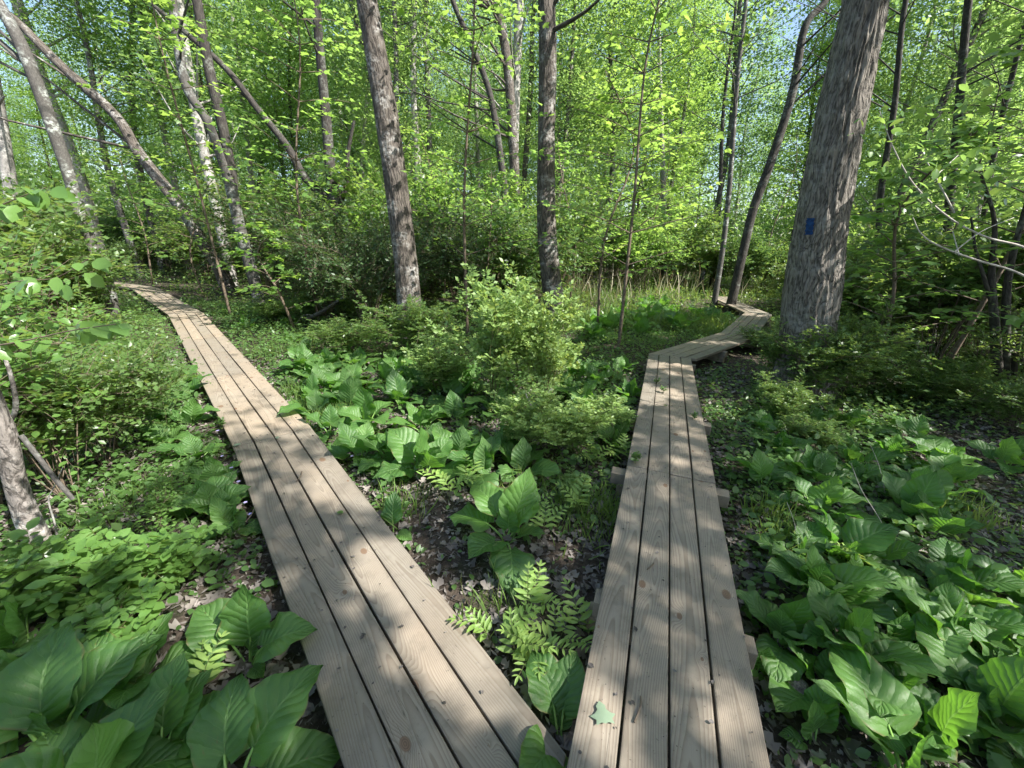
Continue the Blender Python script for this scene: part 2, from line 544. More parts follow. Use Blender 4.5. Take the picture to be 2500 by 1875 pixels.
def plank_mesh(name, quad, ztop, th, mat, seed, tilt=0.0):
    """quad: near-left, near-right, far-right, far-left (2D)"""
    bm = bmesh.new()
    r = random.Random(seed)
    c = [np.array(q) for q in quad]
    axis = unit((c[3] + c[2]) - (c[0] + c[1]))
    nrm = np.array([axis[1], -axis[0]])
    org = (c[0] + c[1] + c[2] + c[3]) / 4
    nseg = max(1, int(np.linalg.norm(c[3] - c[0]) / .5))
    rows = []
    ph = r.random() * 6
    for k in range(nseg + 1):
        f = k / nseg
        a, b_ = c[0] * (1 - f) + c[3] * f, c[1] * (1 - f) + c[2] * f
        wob = .0012 * math.sin(f * 5 + ph)
        a, b_ = a + nrm * wob, b_ + nrm * wob
        dz = .0025 * math.sin(f * 4 + ph) + tilt * (f - .5)
        rows.append([bm.verts.new((*a, ztop + dz)), bm.verts.new((*b_, ztop + dz)),
                     bm.verts.new((*b_, ztop + dz - th)), bm.verts.new((*a, ztop + dz - th))])
    for A, B in zip(rows[:-1], rows[1:]):
        for i in range(4):
            j = (i + 1) % 4
            bm.faces.new((A[i], B[i], B[j], A[j]))
    bm.faces.new(rows[0])
    bm.faces.new(rows[-1][::-1])
    bmesh.ops.recalc_face_normals(bm, faces=bm.faces)
    es = [e for e in bm.edges if not (e.is_boundary) and e.calc_face_angle(0) > .6]
    bmesh.ops.bevel(bm, geom=es, offset=.005, segments=2, affect='EDGES', profile=.6)
    me = bpy.data.meshes.new(name)
    bm.to_mesh(me)
    bm.free()
    n = len(me.vertices)
    co = np.zeros(n * 3)
    me.vertices.foreach_get('co', co)
    co = co.reshape(-1, 3)
    rel = co[:, :2] - org
    u = rel @ axis
    v = rel @ nrm + (co[:, 2] - ztop) * .7
    at_ = me.attributes.new('vec', 'FLOAT_VECTOR', 'POINT')
    at_.data.foreach_set('vector', np.stack([u, v, np.full(n, seed * 1.37)], -1).astype(np.float32).ravel())
    t_ = me.attributes.new('tint', 'FLOAT', 'POINT')
    t_.data.foreach_set('value', np.full(n, r.random()).astype(np.float32))
    me.materials.append(mat)
    for p in me.polygons:
        p.use_smooth = False
    return me


def boardwalk(label, line, ztop, joints, custom, mats, beams, seed, startcut=None):
    """line: left edge polyline; joints: {segment: [distances from its start]}; custom: {corner: (point, direction)}"""
    root = thing('boardwalk', label, 'boardwalk', (line[0][0], line[0][1], 0))
    off = Vector((-line[0][0], -line[0][1], 0))
    lane, gap = (WID + .009) / 4, .009
    nseg = len(line) - 1
    dirs = [unit(line[i + 1] - line[i]) for i in range(nseg)]
    nor = [np.array([d[1], -d[0]]) for d in dirs]
    cuts = []
    for i in range(nseg + 1):
        if i in custom:
            cuts.append(custom[i])
        elif i == 0:
            cuts.append((line[0], nor[0]))
        elif i == nseg:
            cuts.append((line[-1], nor[-1]))
        else:
            cuts.append((line[i], unit(nor[i] + nor[i - 1])))
    screws = []
    sd = seed
    for i in range(nseg):
        js = [cuts[i]] + [(line[i] + dirs[i] * t, nor[i]) for t in joints.get(i, [])] + [cuts[i + 1]]
        for a, b_ in zip(js[:-1], js[1:]):
            for k in range(4):
                sd += 1
                e0 = line[i] + nor[i] * (k * lane)
                e1 = e0 + nor[i] * (lane - gap)
                g = .0018
                q = [line_x(e0, dirs[i], a[0] + dirs[i] * g, a[1]), line_x(e1, dirs[i], a[0] + dirs[i] * g, a[1]),
                     line_x(e1, dirs[i], b_[0] - dirs[i] * g, b_[1]), line_x(e0, dirs[i], b_[0] - dirs[i] * g, b_[1])]
                r = random.Random(sd * 7)
                me = plank_mesh('plank', q, ztop + r.uniform(-.002, .002), .038, mats[i], sd, r.uniform(-.003, .003))
                link('plank', me, root, off)
                L = np.linalg.norm(q[3] - q[0])
                for t in (.06, L / 2, L - .06):
                    for s_ in (.028, lane - gap - .028):
                        screws.append(e0 + dirs[i] * (np.dot(q[0] - e0, dirs[i]) + t + r.uniform(-.01, .01)) + nor[i] * (s_ + r.uniform(-.006, .006)))
    P = []
    for s_ in screws:
        an = np.linspace(0, 2 * PI, 7)[:-1]
        V = np.stack([s_[0] + .0062 * np.cos(an), s_[1] + .0062 * np.sin(an), np.full(6, ztop + .0042)], -1)
        P.append(dict(V=V, F=[np.arange(6)[None]]))
    o = link('screws', mesh('screws', P, [M['screw']], False), root, off)
    o['kind'] = 'stuff'
    for (seg, t, l, r_, hh) in beams:
        c = line[seg] + dirs[seg] * t
        a, b_ = c - nor[seg] * l, c + nor[seg] * (WID + r_)
        h = dirs[seg] * .045
        me = plank_mesh('sleeper', [a - h, b_ - h, b_ + h, a + h], ztop - .041, .09, M['wood'], 300 + seed + int(t * 10) + seg * 40)
        link('sleeper', me, root, off)
        if ztop - .131 > .03:
            a2, b2 = c - nor[seg] * .05, c + nor[seg] * (WID + .03)
            me = plank_mesh('sleeper', [a2 - h, b2 - h, b2 + h, a2 + h], ztop - .133, .09, M['cut_wood'], 400 + seed + int(t * 10) + seg * 40)
            link('sleeper', me, root, off)
    return root


dR = unit(RIGHT[1] - RIGHT[0])
nR = np.array([dR[1], -dR[0]])
t1 = np.dot(np.array([.888, 2.539]) - RIGHT[0], dR)
boardwalk('raised plank boardwalk on the right that zigzags away past the big oak', RIGHT, ZR,
          {0: [t1], 2: []}, {1: (RIGHT[1], unit(nR + np.array([.03, .0])))},
          [M['wood'], M['wood'], M['wood_far'], M['wood_far']],
          [(0, t1 - .03, .10, .09, 0), (0, t1 + 1.15, .02, .08, 0), (0, t1 - 1.2, .03, .05, 0), (0, t1 + 3.3, .02, .06, 0),
           (1, 1.3, .0, .05, 0), (2, .1, .02, .03, 0), (2, 2.4, 0, .05, 0), (3, .3, .02, .05, 0)], 10)
dL = unit(LEFT[1] - LEFT[0])
L1 = LEFT[1]
boardwalk('low plank boardwalk on the left, starting at the fork and curving to the far left', LEFT, ZL,
          {1: [2.1, 4.6]}, {0: (RIGHT[0] - nR * .014, dR)},
          [M['wood'], M['wood'], M['wood'], M['wood']],
          [(0, 1.2, .02, .01, 0), (0, 3.85, .02, .02, 0), (1, 2.1, .03, .03, 0), (1, 4.6, .02, .02, 0), (2, .1, .02, .02, 0)], 90)
a, b_ = at(1770, 694, .2), at(1835, 698, .2)
dF = unit(b_[:2] - a[:2])
boardwalk('short weathered stretch of boardwalk far off in the grass beyond the zigzag', [a[:2] - dF * .6, b_[:2] + dF * 1.2], .2, {}, {}, [M['wood_far']],
          [(0, .4, .03, .03, 0)], 200)


# ------------------------------------------------------------------ leaf templates (x width, y length, z normal)
def tmpl(V, F):
    return np.array(V, float), [np.array(f) for f in F]


T_DIA = tmpl([(0, 0, 0), (.30, .48, .07), (0, 1, -.04), (-.30, .48, .07)], [[(0, 1, 2), (0, 2, 3)]])
T_OVAL = tmpl([(0, 0, 0), (.24, .22, .05), (.33, .55, .05), (.17, .84, .0), (0, 1, -.08), (-.17, .84, 0), (-.33, .55, .05), (-.24, .22, .05), (0, .5, -.01)],
              [[(0, 1, 8), (1, 2, 8), (2, 3, 8), (3, 4, 8), (4, 5, 8), (5, 6, 8), (6, 7, 8), (7, 0, 8)]])
_mp = [(0, 0), (.16, .06), (.42, .0), (.36, .2), (.60, .42), (.38, .46), (.30, .52), (.20, .62), (.22, .78), (0, 1.0),
       (-.22, .78), (-.20, .62), (-.30, .52), (-.38, .46), (-.60, .42), (-.36, .2), (-.42, 0), (-.16, .06)]
T_MAPLE = tmpl([(x, y, -.25 * abs(x) ** 1.5 - .1 * y * y) for x, y in _mp] + [(0, .35, .02)],
               [[(i, (i + 1) % 18, 18) for i in range(18)]])
_m2 = [(0, 0), (.40, .05), (.55, .42), (.25, .5), (0, 1), (-.25, .5), (-.55, .42), (-.40, .05)]
T_MAPLE2 = tmpl([(x, y, -.1 * abs(x)) for x, y in _m2] + [(0, .35, .03)], [[(i, (i + 1) % 8, 8) for i in range(8)]])
T_CURL = tmpl([(0, 0, 0), (.3, .3, .16), (.26, .7, .1), (0, 1, .1), (-.26, .7, .16), (-.3, .3, .08), (0, .5, -.05)],
              [[(0, 1, 6), (1, 2, 6), (2, 3, 6), (3, 4, 6), (4, 5, 6), (5, 0, 6)]])
T_BLADE = tmpl([(-.03, 0, 0), (.03, 0, 0), (-.028, .4, .04), (.028, .4, .04), (-.018, .75, -.02), (.018, .75, -.02), (0, 1, -.14)],
               [[(0, 1, 3), (0, 3, 2), (2, 3, 5), (2, 5, 4), (4, 5, 6)]])


def norm(a):
    return a / np.maximum(np.linalg.norm(a, axis=-1, keepdims=True), 1e-9)


def leaves(P, D, N, S, T, tint=None, m=0, wid=None, r=rng):
    """place template T at P with axis D, normal about N, size S -> part dict"""
    n = len(P)
    Y = norm(D)
    X = norm(np.cross(Y, N))
    Z = np.cross(X, Y)
    tv, tf = T
    S = np.broadcast_to(S, (n,))
    W_ = S if wid is None else S * wid
    V = (P[:, None] + (W_[:, None] * tv[None, :, 0])[..., None] * X[:, None] + (S[:, None] * tv[None, :, 1])[..., None] * Y[:, None]
         + (S[:, None] * tv[None, :, 2])[..., None] * Z[:, None])
    k = len(tv)
    F = [(np.arange(n) * k)[:, None, None] + f[None] for f in tf]
    F = [f.reshape(-1, f.shape[-1]) for f in F]
    if tint is None:
        tint = r.random(n)
    return dict(V=V.reshape(-1, 3), F=F, t=np.repeat(tint, k), m=m)


def tube(pts, rads, sides=6, m=0, tint=.5, bark=0.0, seed=0):
    pts = np.asarray(pts, float)
    n = len(pts)
    rads = np.broadcast_to(rads, (n,)).astype(float)
    tan = np.gradient(pts, axis=0)
    tan = norm(tan)
    ref = np.array([0, 1.0, 0]) if abs(tan[0][1]) < .85 else np.array([1.0, 0, 0])
    X = norm(np.cross(tan, ref))
    Y = np.cross(tan, X)
    an = np.linspace(0, 2 * PI, sides, endpoint=False)
    L = np.concatenate([[0], np.cumsum(np.linalg.norm(np.diff(pts, axis=0), axis=1))])
    R = np.repeat(rads[:, None], sides, 1)
    if bark:
        A_, L_ = np.meshgrid(an, L)
        k = max(6, int(2 * PI * rads.mean() / .026))
        x = A_ / (2 * PI) * k
        f = vnoise(x + 3 * seed + vnoise(x * .5, L_ * 3) * 1.2, L_ * 3.2 + seed)
        f2 = vnoise(x * 2.3 + 11, L_ * 9 + 5)
        wrap = np.clip(np.minimum(A_, 2 * PI - A_) / .5, 0, 1)
        R = R + bark * wrap * ((1 - np.abs(2 * f - 1) * 1.6) * .7 + (f2 - .5) * .6) + .04 * rads[:, None] * (vnoise(A_ * 1.2 + seed, L_ * 1.1) - .5) * wrap
    V = pts[:, None] + R[..., None] * (np.cos(an)[None, :, None] * X[:, None] + np.sin(an)[None, :, None] * Y[:, None])
    rm = rads.mean()
    A = np.stack([np.cos(an)[None] * rm + 0 * R, np.sin(an)[None] * rm + 0 * R, np.repeat(L[:, None], sides, 1)], -1) + seed * .77
    i = np.arange(n * sides).reshape(n, sides)
    j = np.roll(i, -1, 1)
    F = np.stack([i[:-1], j[:-1], j[1:], i[1:]], -1).reshape(-1, 4)
    return dict(V=V.reshape(-1, 3), F=[F], t=np.full(n * sides, tint), a=A.reshape(-1, 3), m=m)


def smoothline(pts, k=6):
    """Catmull-Rom through points (any dimension)"""
    p = np.asarray(pts, float)
    p = np.vstack([2 * p[0] - p[1], p, 2 * p[-1] - p[-2]])
    out = []
    for i in range(1, len(p) - 2):
        for t in np.arange(k) / k:
            out.append(.5 * ((2 * p[i]) + (-p[i - 1] + p[i + 1]) * t + (2 * p[i - 1] - 5 * p[i] + 4 * p[i + 1] - p[i + 2]) * t * t
                             + (-p[i - 1] + 3 * p[i] - 3 * p[i + 1] + p[i + 2]) * t ** 3))
    out.append(p[-2])
    return np.array(out)


# ------------------------------------------------------------------ where the sun reaches the ground (openings in the canopy)
_sun = np.array(SUN)
GAPS = []     # (x, y, radius along x, radius along y)
for px, py, ra, rb in (
        (800, 1175, .30, .34), (690, 1010, .30, .25), (960, 1390, .26, .30), (1090, 1560, .22, .26), (1180, 1700, .20, .20),
        (560, 930, .35, .2), (470, 820, .5, .25), (430, 760, .7, .3), (350, 712, 1.1, .6),
        (1000, 1010, .42, .42), (1150, 900, .9, .7), (1330, 880, .8, .6), (1180, 760, 1.6, 1.3), (1420, 1010, .4, .35),
        (1230, 1180, .25, .3), (1080, 1450, .2, .14), (1240, 1500, .26, .18), (1370, 1680, .13, .16), (1180, 1240, .2, .2),
        (750, 960, .4, .35), (900, 1060, .35, .3),
        (1470, 1800, .16, .10), (1760, 1790, .14, .12), (1560, 1560, .10, .12), (1640, 1230, .18, .05), (1610, 1090, .26, .05),
        (1640, 900, .35, .25), (1700, 850, .9, .12), (1850, 800, .8, .3), (1560, 960, .4, .06),
        (120, 1290, .16, .3), (300, 1150, .5, .4), (260, 930, .9, .6), (350, 1350, .35, .28), (420, 1500, .2, .18), (620, 1450, .2, .2), (500, 1620, .15, .10),
        (700, 1790, .1, .1), (140, 900, .8, .8), (90, 1100, .3, .4),
        (2210, 1760, .26, .22), (2380, 1560, .28, .2), (2080, 1480, .12, .12), (2200, 1010, .5, .35), (2000, 1300, .12, .2), (1900, 1130, .2, .14),
        (2330, 1230, .2, .16), (2170, 1400, .16, .2), (2290, 1690, .18, .14), (2060, 1620, .12, .1), (2120, 1180, .16, .2), (1890, 1290, .1, .2), (2440, 1420, .2, .2), (2250, 1500, .24, .2), (2010, 1220, .22, .14), (2350, 1330, .25, .2), (1960, 1660, .10, .1), (2360, 1800, .16, .14), (2120, 1060, .4, .2), (1860, 1420, .09, .12), (2300, 1100, .4, .2), (1960, 690, 1.5, 1.2), (1750, 720, 2.5, 1.6), (1450, 700, 2.5, 1.8),
        (640, 720, 1.2, .7), (850, 800, .8, .5), (2040, 560, .6, .5)):
    g = at(px, py, .12)
    GAPS.append((g[0], g[1], ra, rb))
# trunks that stand in a shaft of sun: the opening lies where their sunlit bark casts its shadow
for px, py, Y, ra in ((2035, 540, 4.75, .45), (2010, 660, 4.75, .35), (2080, 240, 4.9, .4), (2040, 400, 4.8, .12), (1960, 800, 4.7, .22), (945, 250, 6.8, .35), (965, 420, 6.8, .3), (985, 560, 6.8, .22), (1335, 260, 8.3, .2), (1345, 600, 8.3, .25),
                      (170, 420, 8, .5), (230, 620, 8, .5), (590, 520, 10, .5), (560, 400, 10, .4), (60, 1200, 1.9, .25), (110, 1290, 2.0, .2),
                      (1180, 850, 4.3, .7), (1060, 900, 4.3, .5), (1320, 900, 4.3, .5), (1260, 1010, 3.6, .4), (1400, 1010, 3.3, .3), (1200, 730, 4.8, .6),
                      (200, 700, 2.6, .4), (120, 800, 2.4, .35), (300, 960, 2.4, .35), (60, 620, 2.6, .35), (2150, 520, 3.4, .4), (2300, 700, 3.6, .5), (2250, 900, 3.2, .35), (1950, 900, 3.8, .3), (1360, 1650, 1.05, .13), (1435, 1640, 1.05, .13), (1330, 1770, .95, .12)):
    q = atY(px, py, Y)
    t_ = (q[2] - .2) / _sun[2]
    GAPS.append((q[0] - _sun[0] * t_, q[1] - _sun[1] * t_, ra, ra))
for px, py, ra, rb in ((900, 985, .55, .35), (1060, 1060, .42, .32), (980, 1130, .3, .25)):
    g = at(px, py, .3)
    GAPS.append((g[0], g[1], ra, rb))
GAPS = np.array(GAPS)


def blocked_ok(P, r=rng, z0=.2):
    """True for leaves that may stay: their shadow misses the sunny openings"""
    t = (P[:, 2] - z0) / _sun[2]
    gx, gy = P[:, 0] - _sun[0] * t, P[:, 1] - _sun[1] * t
    wx = (fbm(gx * 3.3 + 4, gy * 3.3) - .5) * .30
    wy = (fbm(gx * 3.3 + 40, gy * 3.3 + 9) - .5) * .30
    e = ((gx[:, None] + wx[:, None] - GAPS[None, :, 0]) / GAPS[None, :, 2]) ** 2 + ((gy[:, None] + wy[:, None] - GAPS[None, :, 1]) / GAPS[None, :, 3]) ** 2
    e = e.min(1)
    dapple = (fbm(gx * 5.0 + 3, gy * 9.0 + 8, 2) > .66) & ((gx > .35) | (gy > 2.6))
    far = np.hypot(gx, gy) > 7
    lit = (e < 1) | (dapple & ~far) | (far & (fbm(gx * .8, gy * .8) > .42))
    return ~lit


# ------------------------------------------------------------------ trees
def trunk_points(path, Y, dY=0.0):
    """path: [(px,py,width px)...] top to bottom in the photograph; returns points base to top and radii"""
    pts, rr = [], []
    n = len(path)
    for i, (x, y, w_) in enumerate(path):
        f = 1 - i / (n - 1)
        p = atY(x, y, Y + dY * f)
        zc = p[1] * math.cos(_P) - (p[2] - CAMZ) * math.sin(_P)
        pts.append(p)
        rr.append(w_ / 2 / FPX * zc * math.cos(math.atan(p[0] / p[1])))
    return np.array(pts[::-1]), np.array(rr[::-1])


def to_ground(pts, rr, flare=1.35):
    """extend the trunk down to the ground and flare it"""
    p0, p1 = pts[0], pts[1]
    if p0[2] > .05:
        d = (p0 - p1) / max(1e-6, abs(p0[2] - p1[2]))
        nb = p0 + d * (p0[2] + .12) * np.array([.5, .5, 1])
        mid = p0 + (nb - p0) * .6
        pts = np.vstack([nb, mid, pts])
        rr = np.concatenate([[rr[0] * flare], [rr[0] * (1 + (flare - 1) * .25)], rr])
    return pts, rr


def extend_up(pts, rr, ztop, lean=.5, seed=0):
    r = np.random.default_rng(seed)
    d = unit(pts[-1] - pts[-2])
    d[2] = max(d[2], .5)
    p, q = pts[-1].copy(), rr[-1]
    P, R = [pts], [rr]
    z0 = p[2]
    while p[2] < ztop:
        d = unit(d * np.array([lean ** .3, lean ** .3, 1]) + r.normal(0, .05, 3))
        p = p + d * 1.1
        f = max(.1, 1 - .85 * (p[2] - z0) / (ztop - z0 + .01))
        P.append(p[None])
        R.append([q * f])
    return np.vstack(P), np.concatenate(R)


def crown_leaves(nc, nl, center, radii, lsize, cr, r, cull=False, droop=.25, shell=.35, T=T_DIA, flat=.4):
    """leaf clusters through an ellipsoid"""
    d = norm(r.normal(size=(nc, 3)))
    rr = r.random(nc) ** shell
    Cn = np.array(center) + d * rr[:, None] * np.array(radii)
    P = Cn[:, None] + r.normal(size=(nc, nl, 3)) * np.array([cr, cr, cr * flat]) * (.6 + .8 * r.random((nc, 1, 1)))
    tint = np.clip(np.repeat(r.random(nc)[:, None], nl, 1) * .6 + r.random((nc, nl)) * .4, 0, 1).ravel()
    P = P.reshape(-1, 3)
    if cull:
        k = blocked_ok(P, r)
        P, tint = P[k], tint[k]
    n = len(P)
    N = norm(np.array([0, 0, 1.0]) + r.normal(0, .55, (n, 3)))
    D = r.normal(size=(n, 3)) * np.array([1, 1, .4]) - np.array([0, 0, droop])
    S = lsize * (.6 + .8 * r.random(n))
    return leaves(P, D, N, S, T, tint), Cn


def limbs(trunk, rr, targets, r, m=0, sides=5, lo=.35, thick=.3):
    """branches from upper trunk to cluster centres"""
    out = []
    z = trunk[:, 2]
    for c in targets:
        zt = np.clip(c[2] - r.uniform(.2, 1.0) * np.hypot(*(c[:2] - trunk[len(trunk) // 2][:2])) * .8 - .3, z[0] + (z[-1] - z[0]) * lo, z[-1] - .05)
        i = int(np.clip(np.searchsorted(z, zt), 1, len(z) - 1))
        f = (zt - z[i - 1]) / max(1e-6, z[i] - z[i - 1])
        p = trunk[i - 1] * (1 - f) + trunk[i] * f
        q = rr[i] * thick
        mid = (p + c) / 2 + r.normal(0, .12, 3) * np.linalg.norm(c - p) * .5 - np.array([0, 0, .05])
        L = smoothline([p, mid, c], 3)
        out.append(tube(L, np.linspace(q, q * .18, len(L)), sides, m))
    return out


def make_tree(path, Y, bark, label, dY=0.0, ztop=13.0, ground=True, crown=None, sides=22, brk=0.0, name='tree', group=None, extra=None, lmat='canopy', up=True, ncl=70, clobber=True, dens=16):
    pts, rr = trunk_points([(a * 1.1302, b * 1.1302, c * 1.1302) for a, b, c in path], Y, dY)
    if ground:
        pts, rr = to_ground(pts, rr)
    if up:
        pts, rr = extend_up(pts, rr, ztop, .5, int(Y * 100))
    base = pts[0].copy()
    base[2] = 0
    q = smoothline(np.hstack([pts, rr[:, None]]), 10 if brk else 5)
    P, R = q[:, :3] - base, np.maximum(q[:, 3], .004)
    root = thing(name, label, 'tree', base, group=group)
    r = np.random.default_rng(int(Y * 1000) + len(label))
    if brk:     # more rows so that the furrows are real relief
        k = max(len(P), int(P[-1][2] / .045))
        L = np.linspace(0, len(P) - 1, k)
        P = np.stack([np.interp(L, np.arange(len(P)), P[:, j]) for j in range(3)], -1)
        R = np.interp(L, np.arange(len(R)), R)
    link('trunk', mesh('trunk', [tube(P, R, sides, bark=brk, seed=int(Y * 10) % 13)], [M[bark]]), root)
    zt = P[-1][2]
    if crown:
        c0, cr_ = crown
    else:
        c0, cr_ = P[-1] + np.array([0, 0, -(zt - 5.2) * .45]), (2.5, 2.5, (zt - 5.2) * .55)
    lv, Cn = crown_leaves(ncl, dens, c0 + base, cr_, .13, .45, r, cull=clobber)
    lv['V'] = lv['V'] - base
    Cn = Cn - base
    link('limbs', mesh('limbs', limbs(P, R, Cn[:: 3], r), [M[bark]]), root)
    o = link('crown', mesh('crown', [lv], [M[lmat]]), root)
    if extra:
        extra(root, base, P, R)
    return root


def extra_limb(path, Y, bark, root, base, m=None, dY=0.0, name='limb', sides=12):
    pts, rr = trunk_points([(a * 1.1302, b * 1.1302, c * 1.1302) for a, b, c in path], Y, dY)
    q = smoothline(np.hstack([pts, rr[:, None]]), 6)
    link(name, mesh(name, [tube(q[:, :3] - base, np.maximum(q[:, 3], .003), sides, seed=3)], [M[bark]]), root)


# the big oak with the blue blaze
def oak_extra(root, base, P, R):
    # painted blaze following the bark, facing the camera
    rows, cols = 13, 8
    V = []
    for a_ in range(rows):
        for b__ in range(cols):
            wob = 1.2 * math.sin(a_ * 1.9) if b__ in (0, cols - 1) else 0
            d = ray((1749 + (b__ / (cols - 1) - .5) * 17 + (.5 - a_ / (rows - 1)) * 4 + wob) * 1.1302, (489 + (a_ / (rows - 1) - .5) * 36) * 1.1302)
            t = 5.0 / d[1]
            for _ in range(4):      # where this line of sight meets the bark
                z = CAMZ + d[2] * t - base[2]
                j = int(np.argmin(np.abs(P[:, 2] - z)))
                cx, cy, rr2 = P[j][0] + base[0], P[j][1] + base[1], R[j] + .027
                A_, B_, C_ = d[0] ** 2 + d[1] ** 2, -2 * (d[0] * cx + d[1] * cy), cx * cx + cy * cy - rr2 * rr2
                t = (-B_ - math.sqrt(max(0, B_ * B_ - 4 * A_ * C_))) / (2 * A_)
            V.append((d[0] * t - base[0], d[1] * t - base[1], CAMZ + d[2] * t - base[2]))
    idx = np.arange(rows * cols).reshape(rows, cols)
    F = np.stack([idx[:-1, :-1], idx[:-1, 1:], idx[1:, 1:], idx[1:, :-1]], -1).reshape(-1, 4)
    link('blue_blaze', mesh('blue_blaze', [dict(V=np.array(V), F=[F])], [M['blaze']]), root)


make_tree([(1880, -60, 90), (1870, 0, 92), (1844, 120, 97), (1806, 300, 104), (1770, 500, 112), (1752, 640, 122), (1742, 740, 120), (1738, 800, 140)], 5.0, 'oak',
          'big oak with deeply furrowed grey bark and a small blue paint blaze', ztop=15, sides=170, brk=.026, name='oak_tree', extra=oak_extra, ncl=150, dens=22,
          crown=(np.array([1.5, .5, 9.5]), (4.2, 4.2, 3.5)))
make_tree([(785, -60, 42), (792, 0, 44), (815, 130, 48), (842, 300, 50), (866, 480, 50), (880, 600, 50), (886, 690, 54)], 6.9, 'brown_bark',
          'straight brown trunk with sunlit patches rising left of the picture centre', ztop=14, brk=.012, sides=70, ncl=110)
make_tree([(1178, -60, 34), (1180, 0, 36), (1183, 130, 38), (1180, 300, 36), (1180, 480, 40), (1190, 600, 42), (1205, 715, 50)], 8.4, 'brown_bark',
          'slim upright brown trunk at the picture centre behind the pale green bush', ztop=14, brk=.009, sides=56, ncl=110)
make_tree([(-40, -60, 26), (5, 20, 30), (60, 130, 34), (140, 350, 32), (180, 480, 30), (232, 610, 28), (245, 680, 32)], 8.0, 'grey_bark',
          'grey lichen-spotted trunk leaning left beside the far end of the left boardwalk', ztop=12, sides=24)
make_tree([(-30, 0, 20), (35, 45, 22), (130, 140, 26), (250, 250, 26), (300, 330, 28), (400, 460, 32), (430, 510, 32), (470, 570, 34)], 12.5, 'brown_bark',
          'brown trunk arching steeply to the left across the upper left of the woods', ztop=11, sides=20, ncl=30)
make_tree([(55, 60, 30), (85, 160, 33), (140, 300, 35), (175, 400, 37), (195, 480, 39), (215, 560, 40)], 17, 'pale_bark',
          'thick whitish trunk in sunlight behind the leaning grey trunk', ztop=17, sides=20, ncl=45)
make_tree([(-20, 150, 34), (0, 260, 34), (25, 420, 36), (50, 560, 38)], 16, 'pale_bark', 'whitish trunk cut by the left edge of the picture', ztop=16)


def fork6(root, base, P, R):
    extra_limb([(412, -60, 22), (425, 0, 22), (452, 150, 24), (478, 260, 24), (500, 370, 22), (505, 410, 20)], 10.05, 'dark_bark', root, base)


make_tree([(362, -60, 18), (372, 0, 20), (400, 180, 22), (450, 265, 22), (492, 380, 26), (520, 500, 27), (548, 600, 28)], 10, 'grey_bark',
          'forked grey trunk with a darker stem splitting off, right of the left boardwalk end', ztop=13, extra=fork6, ncl=80)


def fork9(root, base, P, R):
    extra_limb([(330, 10, 9), (400, 70, 13), (490, 150, 15), (560, 240, 16), (620, 315, 17), (660, 385, 19), (718, 440, 22)], 11.2, 'dark_bark', root, base)
    extra_limb([(765, 260, 6), (752, 330, 9), (748, 400, 12), (727, 450, 16)], 11.2, 'dark_bark', root, base)
    extra_limb([(470, 175, 4), (520, 200, 6), (560, 240, 8)], 11.2, 'dark_bark', root, base)


